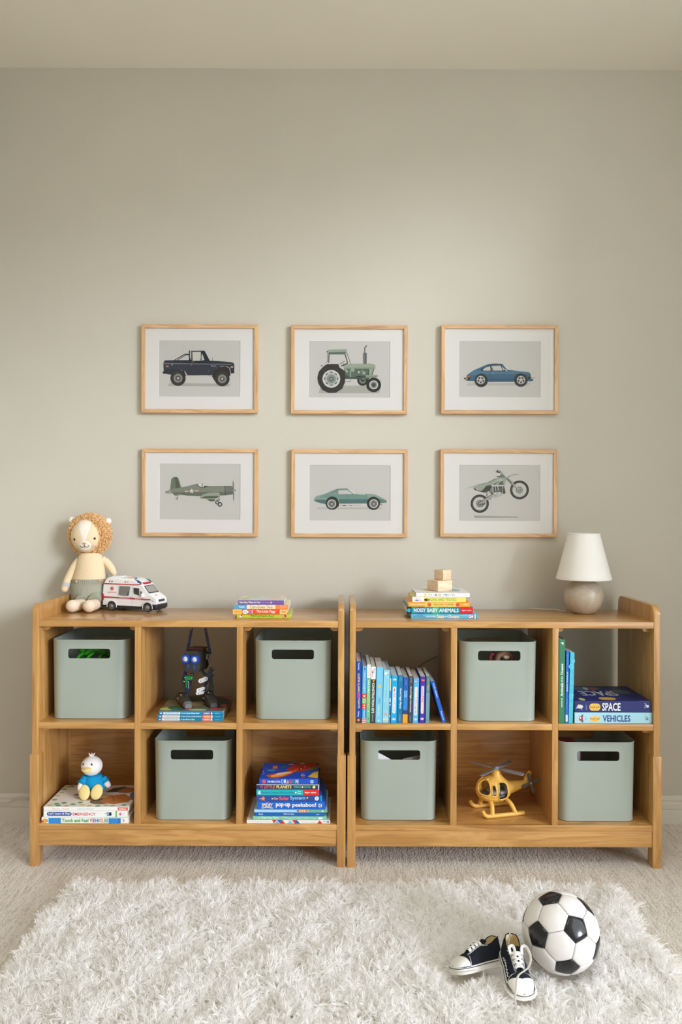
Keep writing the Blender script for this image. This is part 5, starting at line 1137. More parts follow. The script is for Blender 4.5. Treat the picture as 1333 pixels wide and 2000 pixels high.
# ------------------------------------------------------------------ toy ambulance
def build_ambulance():
    yaw = math.radians(-18)
    O = Vector((-.8505, .3165, Z_TOP + .0003))
    T = thing('toy_ambulance', 'white and red toy ambulance van parked beside the plush lion', 'toy car', O, yaw)
    wht = flat((238, 238, 236), 0.28); blk = flat((34, 34, 36), 0.35); red = flat((190, 24, 34), 0.3); win = flat((54, 56, 58), 0.12); blu = flat((34, 70, 130), 0.12)
    HW = .043
    prof = [(-.040, .019), (-.041, .060), (-.0385, .098), (-.033, .113), (-.026, .121), (-.010, .1255), (.030, .1255), (.042, .121), (.080, .1215), (.100, .1175), (.122, .1035), (.129, .0985), (.157, .0655), (.178, .0545), (.186, .047), (.188, .036), (.184, .024), (.172, .0185)]
    # body: side profile lofted across the width, drawn in a little towards both flanks
    mb = MB(); rings = []
    cx, cz = .07, .06
    for y, k, top in ((-HW, .965, .90), (-HW + .0015, .985, .96), (-HW + .005, 1, .99), (0, 1, 1), (HW - .005, 1, .99), (HW - .0015, .985, .96), (HW, .965, .90)):
        ring = []
        for x, z in prof:
            zz = z if z < .095 else .095 + (z - .095) * (1 if abs(y) < HW - .004 else .8)
            yy_ = y * (1 - max(0, (zz - .055)) * 1.3)
            nose = max(0, (x - .13)) * 2.6
            yy_ *= (1 - min(.18, nose * nose * 6))
            ring.append((cx + (x - cx) * (.995 if k < .97 else 1), yy_, cz + (zz - cz) * (1 if k >= 1 else k if k > .97 else .975)))
        rings.append(ring)
    mb.loft(rings, wht); mb.build('body', T, angle=32)
    yl = lambda z: -HW * (1 - max(0, (z - .055)) * 1.3) - .0006
    def side(pts, mat, name, lift=0.0006, par=None, both=False):
        mb = MB()
        for sg in ((1, -1) if both else (1,)):
            q = [(x, (yl(z) - lift) * sg, z) for x, z in pts]
            mb.poly(q if sg > 0 else q[::-1], mat)
        return mb.build(name, par or T)
    def raised(pts, mat, name, th=.0012, par=None):
        mb = MB(); n = len(pts)
        a = [(x, yl(z) + .001, z) for x, z in pts]; b = [(x, yl(z) - th, z) for x, z in pts]
        fs = [tuple(range(n, 2 * n))] + [(i, (i + 1) % n, n + (i + 1) % n, n + i) for i in range(n)]
        mb.add(a + b, fs, mat)
        return mb.build(name, par or T)
    raised([(-.0395, .0985), (.11, .0985), (.128, .103), (.125, .1065), (.108, .1015), (-.0385, .102)], red, 'roof_stripe')
    raised([(-.0410, .0475), (.060, .0472), (.166, .0445), (.167, .0485), (.06, .0515), (-.0410, .0525)], red, 'side_stripe')
    raised([(-.0412, .037), (-.036, .037), (-.036, .062), (-.0412, .062)], red, 'tail_light')
    w = raised([(.030, .0605), (.036, .0605), (.036, .0585), (.066, .0575), (.072, .0580), (.0735, .0590), (.0785, .0925), (.033, .0935)], flat((120, 120, 116), 0.1), 'side_window')
    raised([(.068, .0600), (.0712, .0600), (.0735, .0750), (.070, .0740)], win, 'window_frame', .0016, w)
    raised([(.098, .066), (.117, .0615), (.1165, .0865), (.0935, .0885), (.0955, .070)], win, 'door_window')
    raised([(.1235, .0595), (.131, .0585), (.1315, .066), (.124, .078)], win, 'quarter_window')
    MB().box(.1285, .1375, -HW - .008, -HW + .004, .055, .069, wht, .003).build('mirror', T)
    MB().box(.1285, .1375, HW - .004, HW + .008, .055, .069, wht, .003).build('mirror', T)
    # windscreen and wipers
    def slope(x, k=.0008): return (.0985 + (x - .129) * (.0655 - .0985) / (.157 - .129)) + k
    ws = [(.1315, -.033), (.1315, .033), (.155, .036), (.155, -.036)]
    mb = MB(); mb.poly([(x + .0006, y, slope(x)) for x, y in ws], flat((40, 42, 42), 0.1)); wsn = mb.build('windscreen', T)
    mb = MB(); mb.poly([(x + .0008, y, slope(x, .0012)) for x, y in ((.1335, -.029), (.1335, .029), (.1525, .032), (.1525, -.032))], flat((150, 148, 138), 0.08)); mb.build('screen_glass', wsn)
    # bonnet, grille, bumper, headlights
    MB().box(.1835, .1890, -.021, .021, .037, .046, flat((60, 62, 64), 0.35), .002).build('grille', T)
    mb = MB(); mb.box(.150, .1895, -.041, .041, .012, .0285, blk, .004, 3); mb.box(.140, .186, -.036, .036, .008, .014, blk, .002); mb.build('front_bumper', T)
    MB().box(-.044, -.034, -.040, .040, .013, .028, blk, .003).build('rear_bumper', T)
    for sg in (-1, 1):
        MB().ell((.1745, sg * .0335, .0425), (.0098, .0075, .0068), flat((206, 210, 212), 0.1), 14, 8).build('headlight', T)
    MB().box(-.03, .15, -.036, .036, .009, .02, blk).build('chassis', T)
    tyre = flat((44, 42, 42), 0.6); hub = flat((168, 170, 172), 0.3, 0.6)
    for x in (0.0, .154):
        for sg in (-1, 1):
            y0 = sg * (HW - .011); y1 = sg * (HW + .0012)
            RW = Matrix.Translation((x, 0, .0168)) @ Matrix.Rotation(-PI / 2 * sg, 4, 'X')
            ya = HW - .011; yb = HW + .0016
            mb = MB(); mb.lathe([(.0105, ya), (.0155, ya), (.0168, ya + .002), (.0168, yb - .002), (.0155, yb), (.0112, yb)], 28, tyre, M=RW)
            wl = mb.build('wheel', T)
            MB().lathe([(.0112, yb - .001), (.0108, yb + .0006), (.0085, yb - .0006), (.006, yb + .0004), (.0045, yb + .0016), (.0018, yb + .0018)], 24, hub, M=RW).build('hub_cap', wl)
        mb = MB()
        for sg in (-1, 1):   # dark wheel arch
            n = 18
            q = [(x + .0205 * math.cos(PI * i / n), (yl(.03) - .0003) * sg, .0168 + .0205 * math.sin(PI * i / n)) for i in range(n + 1)]
            q = [(x + .0205, (yl(.03) - .0003) * sg, .0125)] + q + [(x - .0205, (yl(.03) - .0003) * sg, .0125)]
            mb.poly(q if sg < 0 else q[::-1], blk)
            mb.tube([(p[0], p[1] * 1.01, p[2]) for p in q], .0012, wht, 6)
        mb.build('wheel_arch', T)
    # roof fittings
    mb = MB(); mb.box(-.018, .026, -.018, .018, .122, .1282, flat((226, 230, 236), 0.2), .003, 3); mb.build('roof_box', T)
    for x, c in ((.058, (240, 170, 80)), (.068, (246, 150, 60)), (.076, (170, 206, 80)), (.084, (40, 110, 180))):
        MB().ell((x, -.012, .1215), (.006, .007, .0032), flat(c, 0.2), 12, 8).build('roof_button', T)
    for sg in (-1, 1):
        pr = [(.0905, .106), (.124, .106), (.114, .1128), (.098, .1185), (.0925, .1185)]
        mb = MB(); n = len(pr); a = [(x, sg * (HW * .92 - .001 - (z - .106) * .25), z) for x, z in pr]; b = [(x, sg * (HW * .78), z + .0006) for x, z in pr]
        mb.add(a + b, [tuple(range(n)) if sg > 0 else tuple(range(n))[::-1]] + [(i, (i + 1) % n, n + (i + 1) % n, n + i) for i in range(n)] + [tuple(range(n, 2 * n))], blu)
        mb.build('blue_light', T)
    MB().box(.118, .1285, -.024, .024, .1005, .1075, red, .002).build('front_stripe', T)
    # lettering and emblems on the flank, blue marker squares
    mb = MB()
    for x in (-.012, -.002, .056, .066):
        mb.poly([(x - .003, yl(.110) + .0005, .1075), (x + .0030, yl(.110) + .0005, .1075), (x + .003, yl(.113) + .0008, .1130), (x - .003, yl(.113) + .0008, .1130)], flat((24, 46, 96), 0.3))
    mk = mb.build('marker_light', T); mk['kind'] = 'stuff'
    def tilt(z0, z1): return Vector((0, yl(z1) - yl(z0), z1 - z0))
    mb = MB()
    pr = Print(mb, (-.0395, yl(.05) - .0014, .05), (.2, 0, 0), tilt(.05, .10), (0, -1, 0), eps=.00004)
    f = lambda x, z: ((x + .0395) / .2, (z - .05) / .05)
    def tx(t, x0, x1, z0, z1, c, bold=True):
        a, b = f(x0, z0), f(x1, z1); pr.text(t, a[0], b[0], a[1], b[1], flat(c, 0.4), bold)
    for k in range(3):
        a = k * PI / 3 + PI / 2; dx, dz = .0068 * math.cos(a), .0068 * math.sin(a)
        pr.line([f(.0005 - dx, .083 - dz), f(.0005 + dx, .083 + dz)], .0034, red)
    pr.line([f(.0005, .0785), f(.0005, .0875)], .0010, wht)
    tx('AMBULANCE', -.0205, .0205, .0668, .0705, (196, 96, 96))
    pr.rect(f(.027, .047)[0], f(.0875, .047)[0], f(0, .0472)[1], f(0, .0520)[1], flat((176, 26, 34), 0.3))
    tx('EMERGENCY', .034, .080, .0482, .0510, (236, 206, 204))
    tx('CITY', .101, .128, .0455, .0520, (244, 240, 236))
    pr.line([f(.0295, .02), f(.0295, .095)], .0005, flat((196, 196, 194), 0.4)); pr.line([f(.0895, .022), f(.0895, .095)], .0007, flat((150, 150, 150), 0.4)); pr.line([f(.03, .035), f(.135, .035)], .0005, flat((206, 206, 204), 0.4))
    mb.poly([(.165, -.009, .0622), (.172, -.012, .0590), (.170, -.003, .0600)], red)
    mb.build('livery_print', T)
build_ambulance()
# ------------------------------------------------------------------ toy robot on the teal paperbacks
def build_robot():
    Yb = .17
    O = Vector((P(381, 1385, Yb).x, Yb - .02, zr + .0003))
    T = thing('toy_robot', 'black construction-kit toy robot with blue-ringed eyes, standing on teal paperbacks', 'toy robot', O)
    Q = lambda x, y, Y: P(340 + x / 13.33, 1255 + y / 13.33, Y) - O
    dk = flat((58, 57, 54), 0.4); dk2 = flat((34, 33, 32), 0.45); navy = flat((20, 26, 72), 0.35); green = flat((14, 128, 62), 0.3)
    blue = flat((26, 84, 190), 0.25); wht = flat((226, 228, 228), 0.4); steel = flat((186, 188, 188), 0.25, 0.8); grey = flat((118, 118, 114), 0.4); brn = flat((92, 52, 40), 0.5)
    def bolts(pts, parent, r=.0021):
        mb = MB()
        for p in pts: mb.ell(p, (r, r, r), steel, 8, 6)
        o = mb.build('bolts', parent); o['kind'] = 'stuff'; return o
    def girder(a, b, w, t, mat, up=(0, -1, 0)):
        """flat kit strip with rounded ends between two points"""
        a, b = Vector(a), Vector(b); d = (b - a).normalized()
        n_ = Vector(up); n_ = (n_ - d * n_.dot(d)).normalized(); s_ = d.cross(n_)
        pts = []
        for c, sg in ((b, 1), (a, -1)):
            for i in range(9):
                an = -PI / 2 + PI * i / 8
                pts.append(c + d * (math.cos(an) * w / 2 * sg) + s_ * (math.sin(an) * w / 2 * sg))
        mb = MB(); n = len(pts)
        A = [p + n_ * t / 2 for p in pts]; B = [p - n_ * t / 2 for p in pts]
        mb.add(A + B, [tuple(range(n))[::-1], tuple(range(n, 2 * n))] + [(i, (i + 1) % n, n + (i + 1) % n, n + i) for i in range(n)], mat)
        return mb
    # head box, turned a little to the left
    yaw = math.radians(-14)
    hc = Q(560, 460, Yb)
    R = Matrix.Translation(hc) @ Matrix.Rotation(yaw, 4, 'Z')
    w, h, d = .0335, .039, .036
    mb = MB()
    prof = [(-w, -.020), (-w + .006, -h + .004), (-w + .014, -h), (w - .014, -h), (w - .006, -h + .004), (w, -.020), (w, .024), (w - .010, h), (-w + .010, h), (-w, .026)]
    mb.prism(prof, 'y', -d, d * .2, dk, .002, 2, True, M=R)
    prof2 = [(x * 1.0 + (.004 if x > 0 else 0), z * (.96)) for x, z in prof]
    mb.prism(prof2, 'y', d * .22, d, dk2, .003, 2, True, M=R)
    head = mb.build('head', T)
    MB().box(-.024, w - .004, -.004, d + .004, h - .001, h + .006, brn, .002, M=R).build('top_plate', head)
    for sx in (-.0178, .0178):
        m1 = R @ Matrix.Translation((sx - .002, -d, .011)) @ Matrix.Rotation(PI / 2, 4, 'X')
        mb = MB(); mb.lathe([(.0163, -.002), (.0168, .001), (.0165, .0055), (.0150, .0085), (.0112, .0090), (.0098, .0075), (.0092, .005)], 28, blue, M=m1); e = mb.build('eye_ring', head)
        MB().lathe([(.0094, .004), (.0090, .0062), (.006, .0078), (.002, .0084)], 22, flat((236, 238, 238), 0.25), M=m1).build('eye', e)
    mb = MB()
    for sg in (-1, 1):
        mb.poly([R @ Vector((x * sg, -d - .0006, z)) for x, z in (((.016, -.006), (.006, -.012), (.012, -.028), (.018, -.028)) if sg > 0 else ((.016, -.028), (.012, -.028), (.006, -.012), (.016, -.006)))], flat((28, 78, 150), 0.4))
    mb.build('cheek_stripes', head)
    # raised arms: blue strips going up behind the top panel
    a = girder(Q(362, 190, .19), Q(462, -345, .185), .0105, .003, navy, (0, -1, .1)); a.build('arm', T)
    b = girder(Q(940, 270, .185), Q(822, -345, .18), .0105, .003, navy, (0, -1, .1)); rb = b.build('arm', T)
    bolts([Q(455, -355, .182), Q(370, 150, .186), Q(838, -300, .176), Q(935, 210, .18)], rb)
    mb = MB()
    mb.tube([Q(850, 300, .18), Q(930, 345, .18), Q(960, 330, .183)], .004, grey, 8); mb.lathe([(.002, -.004), (.010, -.003), (.010, .003), (.002, .004)], 16, grey, M=Matrix.Translation(Q(868, 375, .168)) @ Matrix.Rotation(PI / 2, 4, 'Y'))
    mb.tube([Q(900, 400, .172), Q(925, 520, .174), Q(965, 640, .176)], .0042, grey, 8)
    mb.build('shoulder', T)
    bolts([Q(858, 318, .16), Q(850, 380, .158), Q(930, 380, .165)], T)
    # legs
    for pts, mat, wd in (([Q(330, 700, .175), Q(250, 990, .16)], navy, .014), ([Q(250, 990, .162), Q(270, 1290, .15)], dk2, .013), ([Q(420, 1000, .16), Q(365, 1290, .148)], navy, .012)):
        girder(pts[0], pts[1], wd, .008, mat).build('leg_strip', T)
    girder(Q(500, 720, .172), Q(470, 830, .165), .012, .010, dk).build('hip', T)
    mb = MB(); mb.prism([(p.x, p.z) for p in (Q(285, 870, .15), Q(505, 870, .15), Q(500, 930, .15), Q(440, 985, .15), Q(360, 970, .15), Q(345, 1180, .15), Q(310, 1185, .15), Q(300, 1000, .15), Q(280, 960, .15))], 'y', Q(0, 0, .146).y, Q(0, 0, .158).y, green, .0012); gb = mb.build('knee_plate', T)
    bolts([Q(285, 915, .143), Q(460, 925, .143), Q(240, 1010, .15), Q(275, 1020, .143), Q(375, 1020, .143), Q(380, 1190, .148), Q(465, 835, .155)], gb)
    girder(Q(380, 1010, .146), Q(385, 1185, .146), .0034, .002, steel).build('rod', T)
    for pts, mat, wd in (([Q(995, 690, .178), Q(870, 900, .165)], navy, .015), ([Q(1000, 840, .175), Q(880, 1010, .168)], flat((22, 48, 44), 0.4), .014), ([Q(860, 930, .165), Q(790, 1270, .15)], navy, .011), ([Q(960, 900, .18), Q(980, 1180, .172)], flat((20, 62, 36), 0.4), .011), ([Q(975, 1150, .175), Q(960, 1330, .16)], dk2, .017)):
        girder(pts[0], pts[1], wd, .007, mat).build('leg_strip', T)
    girder(Q(740, 740, .175), Q(850, 860, .172), .010, .008, flat((24, 44, 34), 0.4)).build('hip', T)
    c = girder(Q(690, 1000, .142), Q(825, 945, .15), .0155, .0045, wht); c.ell(Q(690, 1005, .139), (.0018, .001, .0018), dk2, 8, 6); cl = c.build('claw', T)
    c = girder(Q(625, 1240, .135), Q(760, 1195, .145), .0120, .0045, wht); c.ell(Q(655, 1235, .131), (.0018, .001, .0018), dk2, 8, 6); c.build('claw', T)
    c = girder(Q(605, 1320, .133), Q(745, 1300, .140), .0105, .0045, wht); c.ell(Q(640, 1316, .129), (.0016, .001, .0016), dk2, 8, 6); c.build('claw', T)
    bolts([Q(840, 945, .145), Q(1015, 675, .165), Q(1020, 815, .165), Q(870, 1130, .15), Q(822, 1180, .145), Q(795, 1270, .14)], cl, .0024)
    # big shoe-like feet
    def foot(p_back, p_front, wdt, hgt, cap):
        a, b = Vector(p_back), Vector(p_front); a.z = b.z = 0
        d = (b - a); Ln = d.length; d.normalize(); s_ = Vector((-d.y, d.x, 0))
        rings = []
        for t, ww, hh in ((0, .55, .55), (.05, .85, .8), (.2, 1, 1), (.5, 1, .98), (.75, .98, .82), (.92, .86, .62), (1.0, .62, .42)):
            c = a + d * (Ln * t); q = []
            for x, z in ((-.5, .08), (-.42, 0), (.42, 0), (.5, .08), (.5, .62), (.36, .94), (.2, 1), (-.2, 1), (-.36, .94), (-.5, .62)):
                q.append(c + s_ * (x * wdt * ww) + Vector((0, 0, .0005 + z * hgt * hh)))
            rings.append(q)
        mb = MB(); mb.loft(rings, dk, smooth=True); ft = mb.build('foot', T, angle=35)
        if cap:
            mb = MB(); q2 = [[p + d * .0012 + Vector((0, 0, .0010)) for p in r] for r in rings[-2:]]
            q2 = [[c_ + (p - c_) * 1.03 for p in r for c_ in [sum(r, Vector()) / len(r)]] for r in q2]
            mb.loft(q2, flat((104, 108, 108), 0.35)); mb.build('toe_cap', ft, angle=35)
        mb = MB()
        for k in (.3, .42):
            mb.ell(a + d * (Ln * k) - s_ * (wdt * .5) + Vector((0, 0, hgt * .5)), (.0022, .0022, .0022), wht, 8, 6)
        mb.build('rivets', ft)['kind'] = 'stuff'
        return ft
    fl = foot(Q(150, 1500, .19), Q(375, 1600, .062), .036, .033, True)
    fr_ = foot(Q(850, 1450, .185), Q(1045, 1560, .075), .040, .036, False)
    for c in (Q(290, 1370, .14), Q(930, 1320, .15)):
        MB().box(c.x - .012, c.x + .012, c.y - .008, c.y + .010, .02, c.z + .008, dk2, .003).build('ankle', T)
    bolts([Q(180, 1365, .125), Q(205, 1378, .123), Q(265, 1390, .123), Q(340, 1388, .123), Q(900, 1300, .135), Q(955, 1335, .133)], fl, .0024)
build_robot()

# ------------------------------------------------------------------ plush duckling (a plain generic one)
def build_duck():
    O = Vector((P(182, 1550, .105).x, .105, zd + .0003))
    T = thing('plush_duckling', 'white plush duckling in a bright blue jumper, sitting on the large white books', 'soft toy', O)
    L = lambda px, py, y: P(px, py, y) - O
    wht = knit('plush_white', (238, 236, 232), (230, 228, 224), 700.0, (1, 1, 1), .3); yel = knit('plush_yellow', (238, 216, 150), (232, 208, 140), 900.0, (1, 1, 1), .3)
    blu = knit('jumper_blue', (26, 150, 202), (20, 138, 192), 800.0, (1, 1, .7), .5); blu2 = knit('jumper_rib', (24, 128, 178), (18, 116, 164), 800.0, (1, 1, .7), .5)
    s = SCL(.1)
    mb = MB(); c = L(183, 1530, .118); c.z = max(c.z, .030)
    mb.ell(c, (.040, .034, .031), wht, 24, 16); mb.build('body', T)
    mb = MB()
    rings = []
    for px, hw, dp, y in ((181, 13, 12, 1511), (182, 16.5, 15, 1514), (183, 20, 18, 1520), (184, 22.5, 19, 1528), (184, 23, 19.3, 1535), (184, 22, 18.5, 1540)):
        q = L(px, y, .118); rings.append([(q.x + hw * s * math.cos(2 * PI * i / 26), q.y + dp * s * math.sin(2 * PI * i / 26), q.z) for i in range(26)])
    mb.loft(rings, blu); ju = mb.build('jumper', T)
    q = L(181, 1512, .118); mb = MB()
    mb.tube([(q.x + 14 * s * math.cos(2 * PI * i / 24), q.y + 13 * s * math.sin(2 * PI * i / 24), q.z) for i in range(24)], .0042, blu2, 8, closed=True); mb.build('collar', ju)
    for a, b, e in (((167, 1519, .105), (159, 1531, .090), (157, 1540, .082)), ((201, 1519, .120), (206, 1527, .118), (211, 1533, .116))):
        pa, pb, pe = L(*a), L(*b), L(*e)
        mb = MB(); mb.tube(smooth_path([pa, pa.lerp(pb, .6), pb], 4), [.0135] * 5 + [.0145, .015, .0155, .0155], blu, 16); slv = mb.build('sleeve', ju)
        dd = (pb - pa).normalized()
        MB().tube([pb - dd * .004, pb + dd * .002], [.0160, .0160], blu2, 16).build('cuff', slv)
        mb = MB(); mb.tube(smooth_path([pb - dd * .002, pb.lerp(pe, .5), pe], 3), [.0110] * 3 + [.0115] * 2 + [.011, .0105], wht, 14); mb.ell(pe, (.0105, .0105, .0105), wht, 12, 8); mb.build('wing', T)
    for px, py, y, sx in ((164.5, 1552, .070, -.22), (189, 1549.5, .074, .22)):
        p = L(px, py, y); p.z = max(p.z, .026)
        R = Euler((math.radians(-22), sx, 0)).to_matrix()
        mb = MB(); mb.ell(p, (.0205, .0085, .0265), yel, 22, 14, R=R); mb.build('foot', T)
        h = L(px + (4 if sx < 0 else -3), 1548, .105); h.z = .018
        mb = MB(); mb.tube([h, p + Vector((0, .004, -.008))], [.011, .0105], yel, 12); mb.build('leg', T)
    hc = L(179.5, 1495.5, .108)
    mb = MB(); mb.ell(hc, (.0375, .034, .0345), wht, 30, 20); hd = mb.build('head', T)
    # flat rounded bill
    bc = hc + Vector((-.008, -.031, -.003)); R = Euler((math.radians(12), math.radians(-6), math.radians(-12))).to_matrix()
    mb = MB(); mb.ell(bc + Vector((0, -.004, .001)), (.0185, .0150, .0062), yel, 22, 12, R=R); bl = mb.build('bill', hd)
    MB().ell(bc + Vector((0.0005, -.001, -.0055)), (.0150, .0110, .0046), yel, 20, 10, R=R).build('lower_bill', bl)
    ey = flat((24, 22, 24), .2)
    for dx, dz in ((-.0225, .0125), (.0090, .0135)):
        k = 1 - (dx / .0375) ** 2 - (dz / .0345) ** 2
        p = hc + Vector((dx, -.034 * math.sqrt(k), dz))
        MB().ell(p, (.0030, .0020, .0042), ey, 12, 8).build('eye', hd)
    mb = MB()
    for a in (-.5, 0, .5):
        mb.tube([hc + Vector((a * .006, 0, .033)), hc + Vector((a * .014, -.003, .041)), hc + Vector((a * .022, .001, .045))], [.0032, .0028, .0012], wht, 8)
    mb.build('tuft', hd)
build_duck()

# ------------------------------------------------------------------ yellow toy helicopter
def build_heli():
    O = Vector((.560, .124, Z_BOT + .0003)); yaw = math.radians(195)
    T = thing('toy_helicopter', 'yellow toy helicopter with grey rotors in the lower middle cubby', 'toy helicopter', O, yaw)
    yel = flat((226, 178, 80), 0.42); grey = flat((132, 134, 138), 0.45); dkg = flat((96, 96, 98), 0.5); seat = flat((150, 152, 154), 0.5)
    # local frame: +x nose, +y far side (after the turn: nose left, -> camera sees y>0 side)
    cx, cz = .012, .083
    def hull(u, v):
        """u: 0 tail .. 1 nose, v: angle round the x axis"""
        a = PI * u
        x = cx - .062 * math.cos(a)
        r = math.sin(a) ** .72
        zz = math.sin(v); yy = math.cos(v)
        hz = .050 if zz > 0 else .044
        return Vector((x, .048 * r * yy, cz + hz * r * zz - (.004 * (1 - u)) + .004 * u * 0))
    def inside(u, v, reg):
        for u0, u1, v0, v1 in reg:
            k = ((u - (u0 + u1) / 2) / ((u1 - u0) / 2)) ; q = ((v - (v0 + v1) / 2) / ((v1 - v0) / 2))
            if abs(k) ** 3.2 + abs(q) ** 3.2 < 1: return True
        return False
    D = math.radians
    REG = [(.29, .51, D(-34), D(47))]                        # door on the near side (y > 0)
    REG += [(.545, .630, D(-12), D(36))]                          # small side pane
    REG += [(.655, .965, D(-12), D(77))]                          # windscreen, near half
    REG = REG + [(a, b, PI - d_, PI - c_) for a, b, c_, d_ in REG]
    NU, NV = 90, 120
    mb = MB(); vs = []; idx = {}
    for i in range(NU + 1):
        for j in range(NV):
            idx[(i, j)] = len(vs); vs.append(hull(.012 + .976 * i / NU, -PI / 2 + 2 * PI * j / NV))
    fs = []
    for i in range(NU):
        for j in range(NV):
            u = .012 + .976 * (i + .5) / NU; v = -PI / 2 + 2 * PI * (j + .5) / NV
            if inside(u, v, REG): continue
            k = (j + 1) % NV
            fs.append((idx[(i, j)], idx[(i + 1, j)], idx[(i + 1, k)], idx[(i, k)]))
    fs.append(tuple(idx[(0, j)] for j in range(NV))); fs.append(tuple(idx[(NU, j)] for j in range(NV - 1, -1, -1)))
    mb.add(vs, fs, yel, True)
    # beads round the openings and a belt line
    for u0, u1, v0, v1 in REG:
        pth = []
        for q in range(40):
            t = 2 * PI * q / 40; c_, s_ = math.cos(t), math.sin(t)
            k = (abs(c_) ** 3.2 + abs(s_) ** 3.2) ** (-1 / 3.2)
            p = hull((u0 + u1) / 2 + (u1 - u0) / 2 * k * c_, (v0 + v1) / 2 + (v1 - v0) / 2 * k * s_)
            n_ = (p - Vector((cx, 0, cz))).normalized()
            pth.append(p + n_ * .0004)
        mb.tube(pth, .0021, yel, 8, closed=True)
    for sg in (0, 1):
        mb.tube([hull(.03 + .94 * i / 40, D(-30) if sg == 0 else PI - D(-30)) * 1.0 for i in range(41)], .0011, yel, 6)
    bd = mb.build('fuselage', T)
    mb = MB(); mb.lathe([(.030, 0), (.024, .008), (.017, .018), (.0155, .030), (.012, .033), (.001, .034)], 28, yel, (cx - .012, 0, cz + .036)); mb.build('rotor_mast', T)
    MB().ell((cx + .030, .016, cz + .043), (.006, .004, .003), yel, 12, 8).build('roof_vent', T)
    # cabin floor and seats seen through the openings
    mb = MB(); mb.prism([(cx + .050 * math.cos(a), .040 * math.sin(a)) for a in [2 * PI * i / 28 for i in range(28)]], 'z', cz - .020, cz - .014, dkg, .001); fl = mb.build('cabin_floor', T)
    for x, w in ((.012, .016), (-.020, .016)):
        mb = MB(); mb.box(x - .012, x + .016, -.026, .026, cz - .014, cz - .004, seat, .003); mb.box(x - .016, x - .009, -.024, .024, cz - .010, cz + .022, seat, .003); mb.build('seat', T)
    # tail boom, fin, tail rotor
    mb = MB(); rings = []
    for x, hy, hz, z in ((-.040, .022, .026, cz - .001), (-.070, .017, .020, cz + .002), (-.105, .0125, .0135, cz + .008), (-.126, .010, .010, cz + .013), (-.134, .006, .006, cz + .015)):
        rings.append([(x, hy * math.cos(2 * PI * i / 20), z + hz * math.sin(2 * PI * i / 20)) for i in range(20)])
    mb.loft(rings, yel)
    mb.tube([(-.112, 0, cz + .010), (-.120, 0, cz + .026), (-.128, 0, cz + .040), (-.131, 0, cz + .046)], [.009, .0092, .0088, .0075], yel, 16); mb.ell((-.1315, 0, cz + .047), (.0078, .0078, .0078), yel, 14, 8)
    mb.build('tail_boom', T)
    tc = Vector((-.128, .0165, cz + .014))
    MB().tube([(tc.x, .004, tc.z), (tc.x, .016, tc.z)], .003, yel, 10).build('tail_shaft', T)
    mb = MB()
    for k in range(4):
        a = D(72 + 90 * k); d_ = Vector((math.cos(a), 0, math.sin(a))); s_ = Vector((-d_.z, 0, d_.x)); q = []
        for r, w in ((.003, .0045), (.014, .0050), (.026, .0068), (.034, .0066), (.0375, .0040)): q.append((r, w))
        pts = [tc + d_ * r + s_ * w for r, w in q] + [tc + d_ * r - s_ * w for r, w in q[::-1]]
        mb.prism([(p.x, p.z) for p in pts], 'y', tc.y - .0015, tc.y + .0025 , dkg, .0008)
    tr = mb.build('tail_rotor', T); MB().ell(tc + Vector((0, .003, 0)), (.0036, .003, .0036), yel, 12, 8).build('tail_hub', tr)
    # main rotor
    hz = cz + .0730
    hub = Vector((cx - .012, 0, hz))
    mb = MB(); mb.lathe([(.010, -.004), (.0105, -.001), (.0075, .002), (.007, .006), (.001, .007)], 20, grey, tuple(hub))
    for k in range(8):
        a = k * PI / 4; mb.ell(hub + Vector((.0095 * math.cos(a), .0095 * math.sin(a), 0)), (.0022, .0022, .0022), grey, 8, 6)
    ro = mb.build('rotor_hub', T)
    for k in range(4):
        a = D(50 + 90 * k) - yaw; d_ = Vector((math.cos(a), math.sin(a), 0)); s_ = Vector((-d_.y, d_.x, 0))
        q = ((.008, .0030), (.020, .0032), (.026, .0068), (.050, .0088), (.092, .0092), (.104, .0080), (.108, .0045))
        mb = MB(); tl = .16
        up = [hub + d_ * r + s_ * w + Vector((0, 0, w * tl + .0012)) for r, w in q] + [hub + d_ * r - s_ * w + Vector((0, 0, -w * tl + .0012)) for r, w in q[::-1]]
        n = len(up); dn = [p - Vector((0, 0, .0026)) for p in up]
        mb.add(up + dn, [tuple(range(n))[::-1], tuple(range(n, 2 * n))] + [(i, (i + 1) % n, n + (i + 1) % n, n + i) for i in range(n)], grey)
        mb.build('rotor_blade', T)
    # skids and their struts
    for sg in (1, -1):
        y = .052 * sg
        pth = smooth_path([(-.080, y, .0074), (-.070, y, .0074), (0, y, .0074), (.050, y, .0074), (.063, y, .0100), (.071, y, .017), (.0745, y, .024)], 5)
        mb = MB(); n = len(pth); mb.tube(pth, [.0072] * n, yel, 14); mb.ell(pth[0], (.0072,) * 3, yel, 12, 8); mb.ell(pth[-1], (.0071,) * 3, yel, 12, 8)
        mb.build('skid', T)
        for x0, x1 in ((.034, .040), (-.030, -.050)):
            mb = MB(); mb.tube(smooth_path([(x0, .022 * sg, cz - .034), (x0 + (x1 - x0) * .4, .042 * sg, cz - .045), (x1, y, .009)], 6), .0080, yel, 14); mb.build('strut', T)
build_heli()

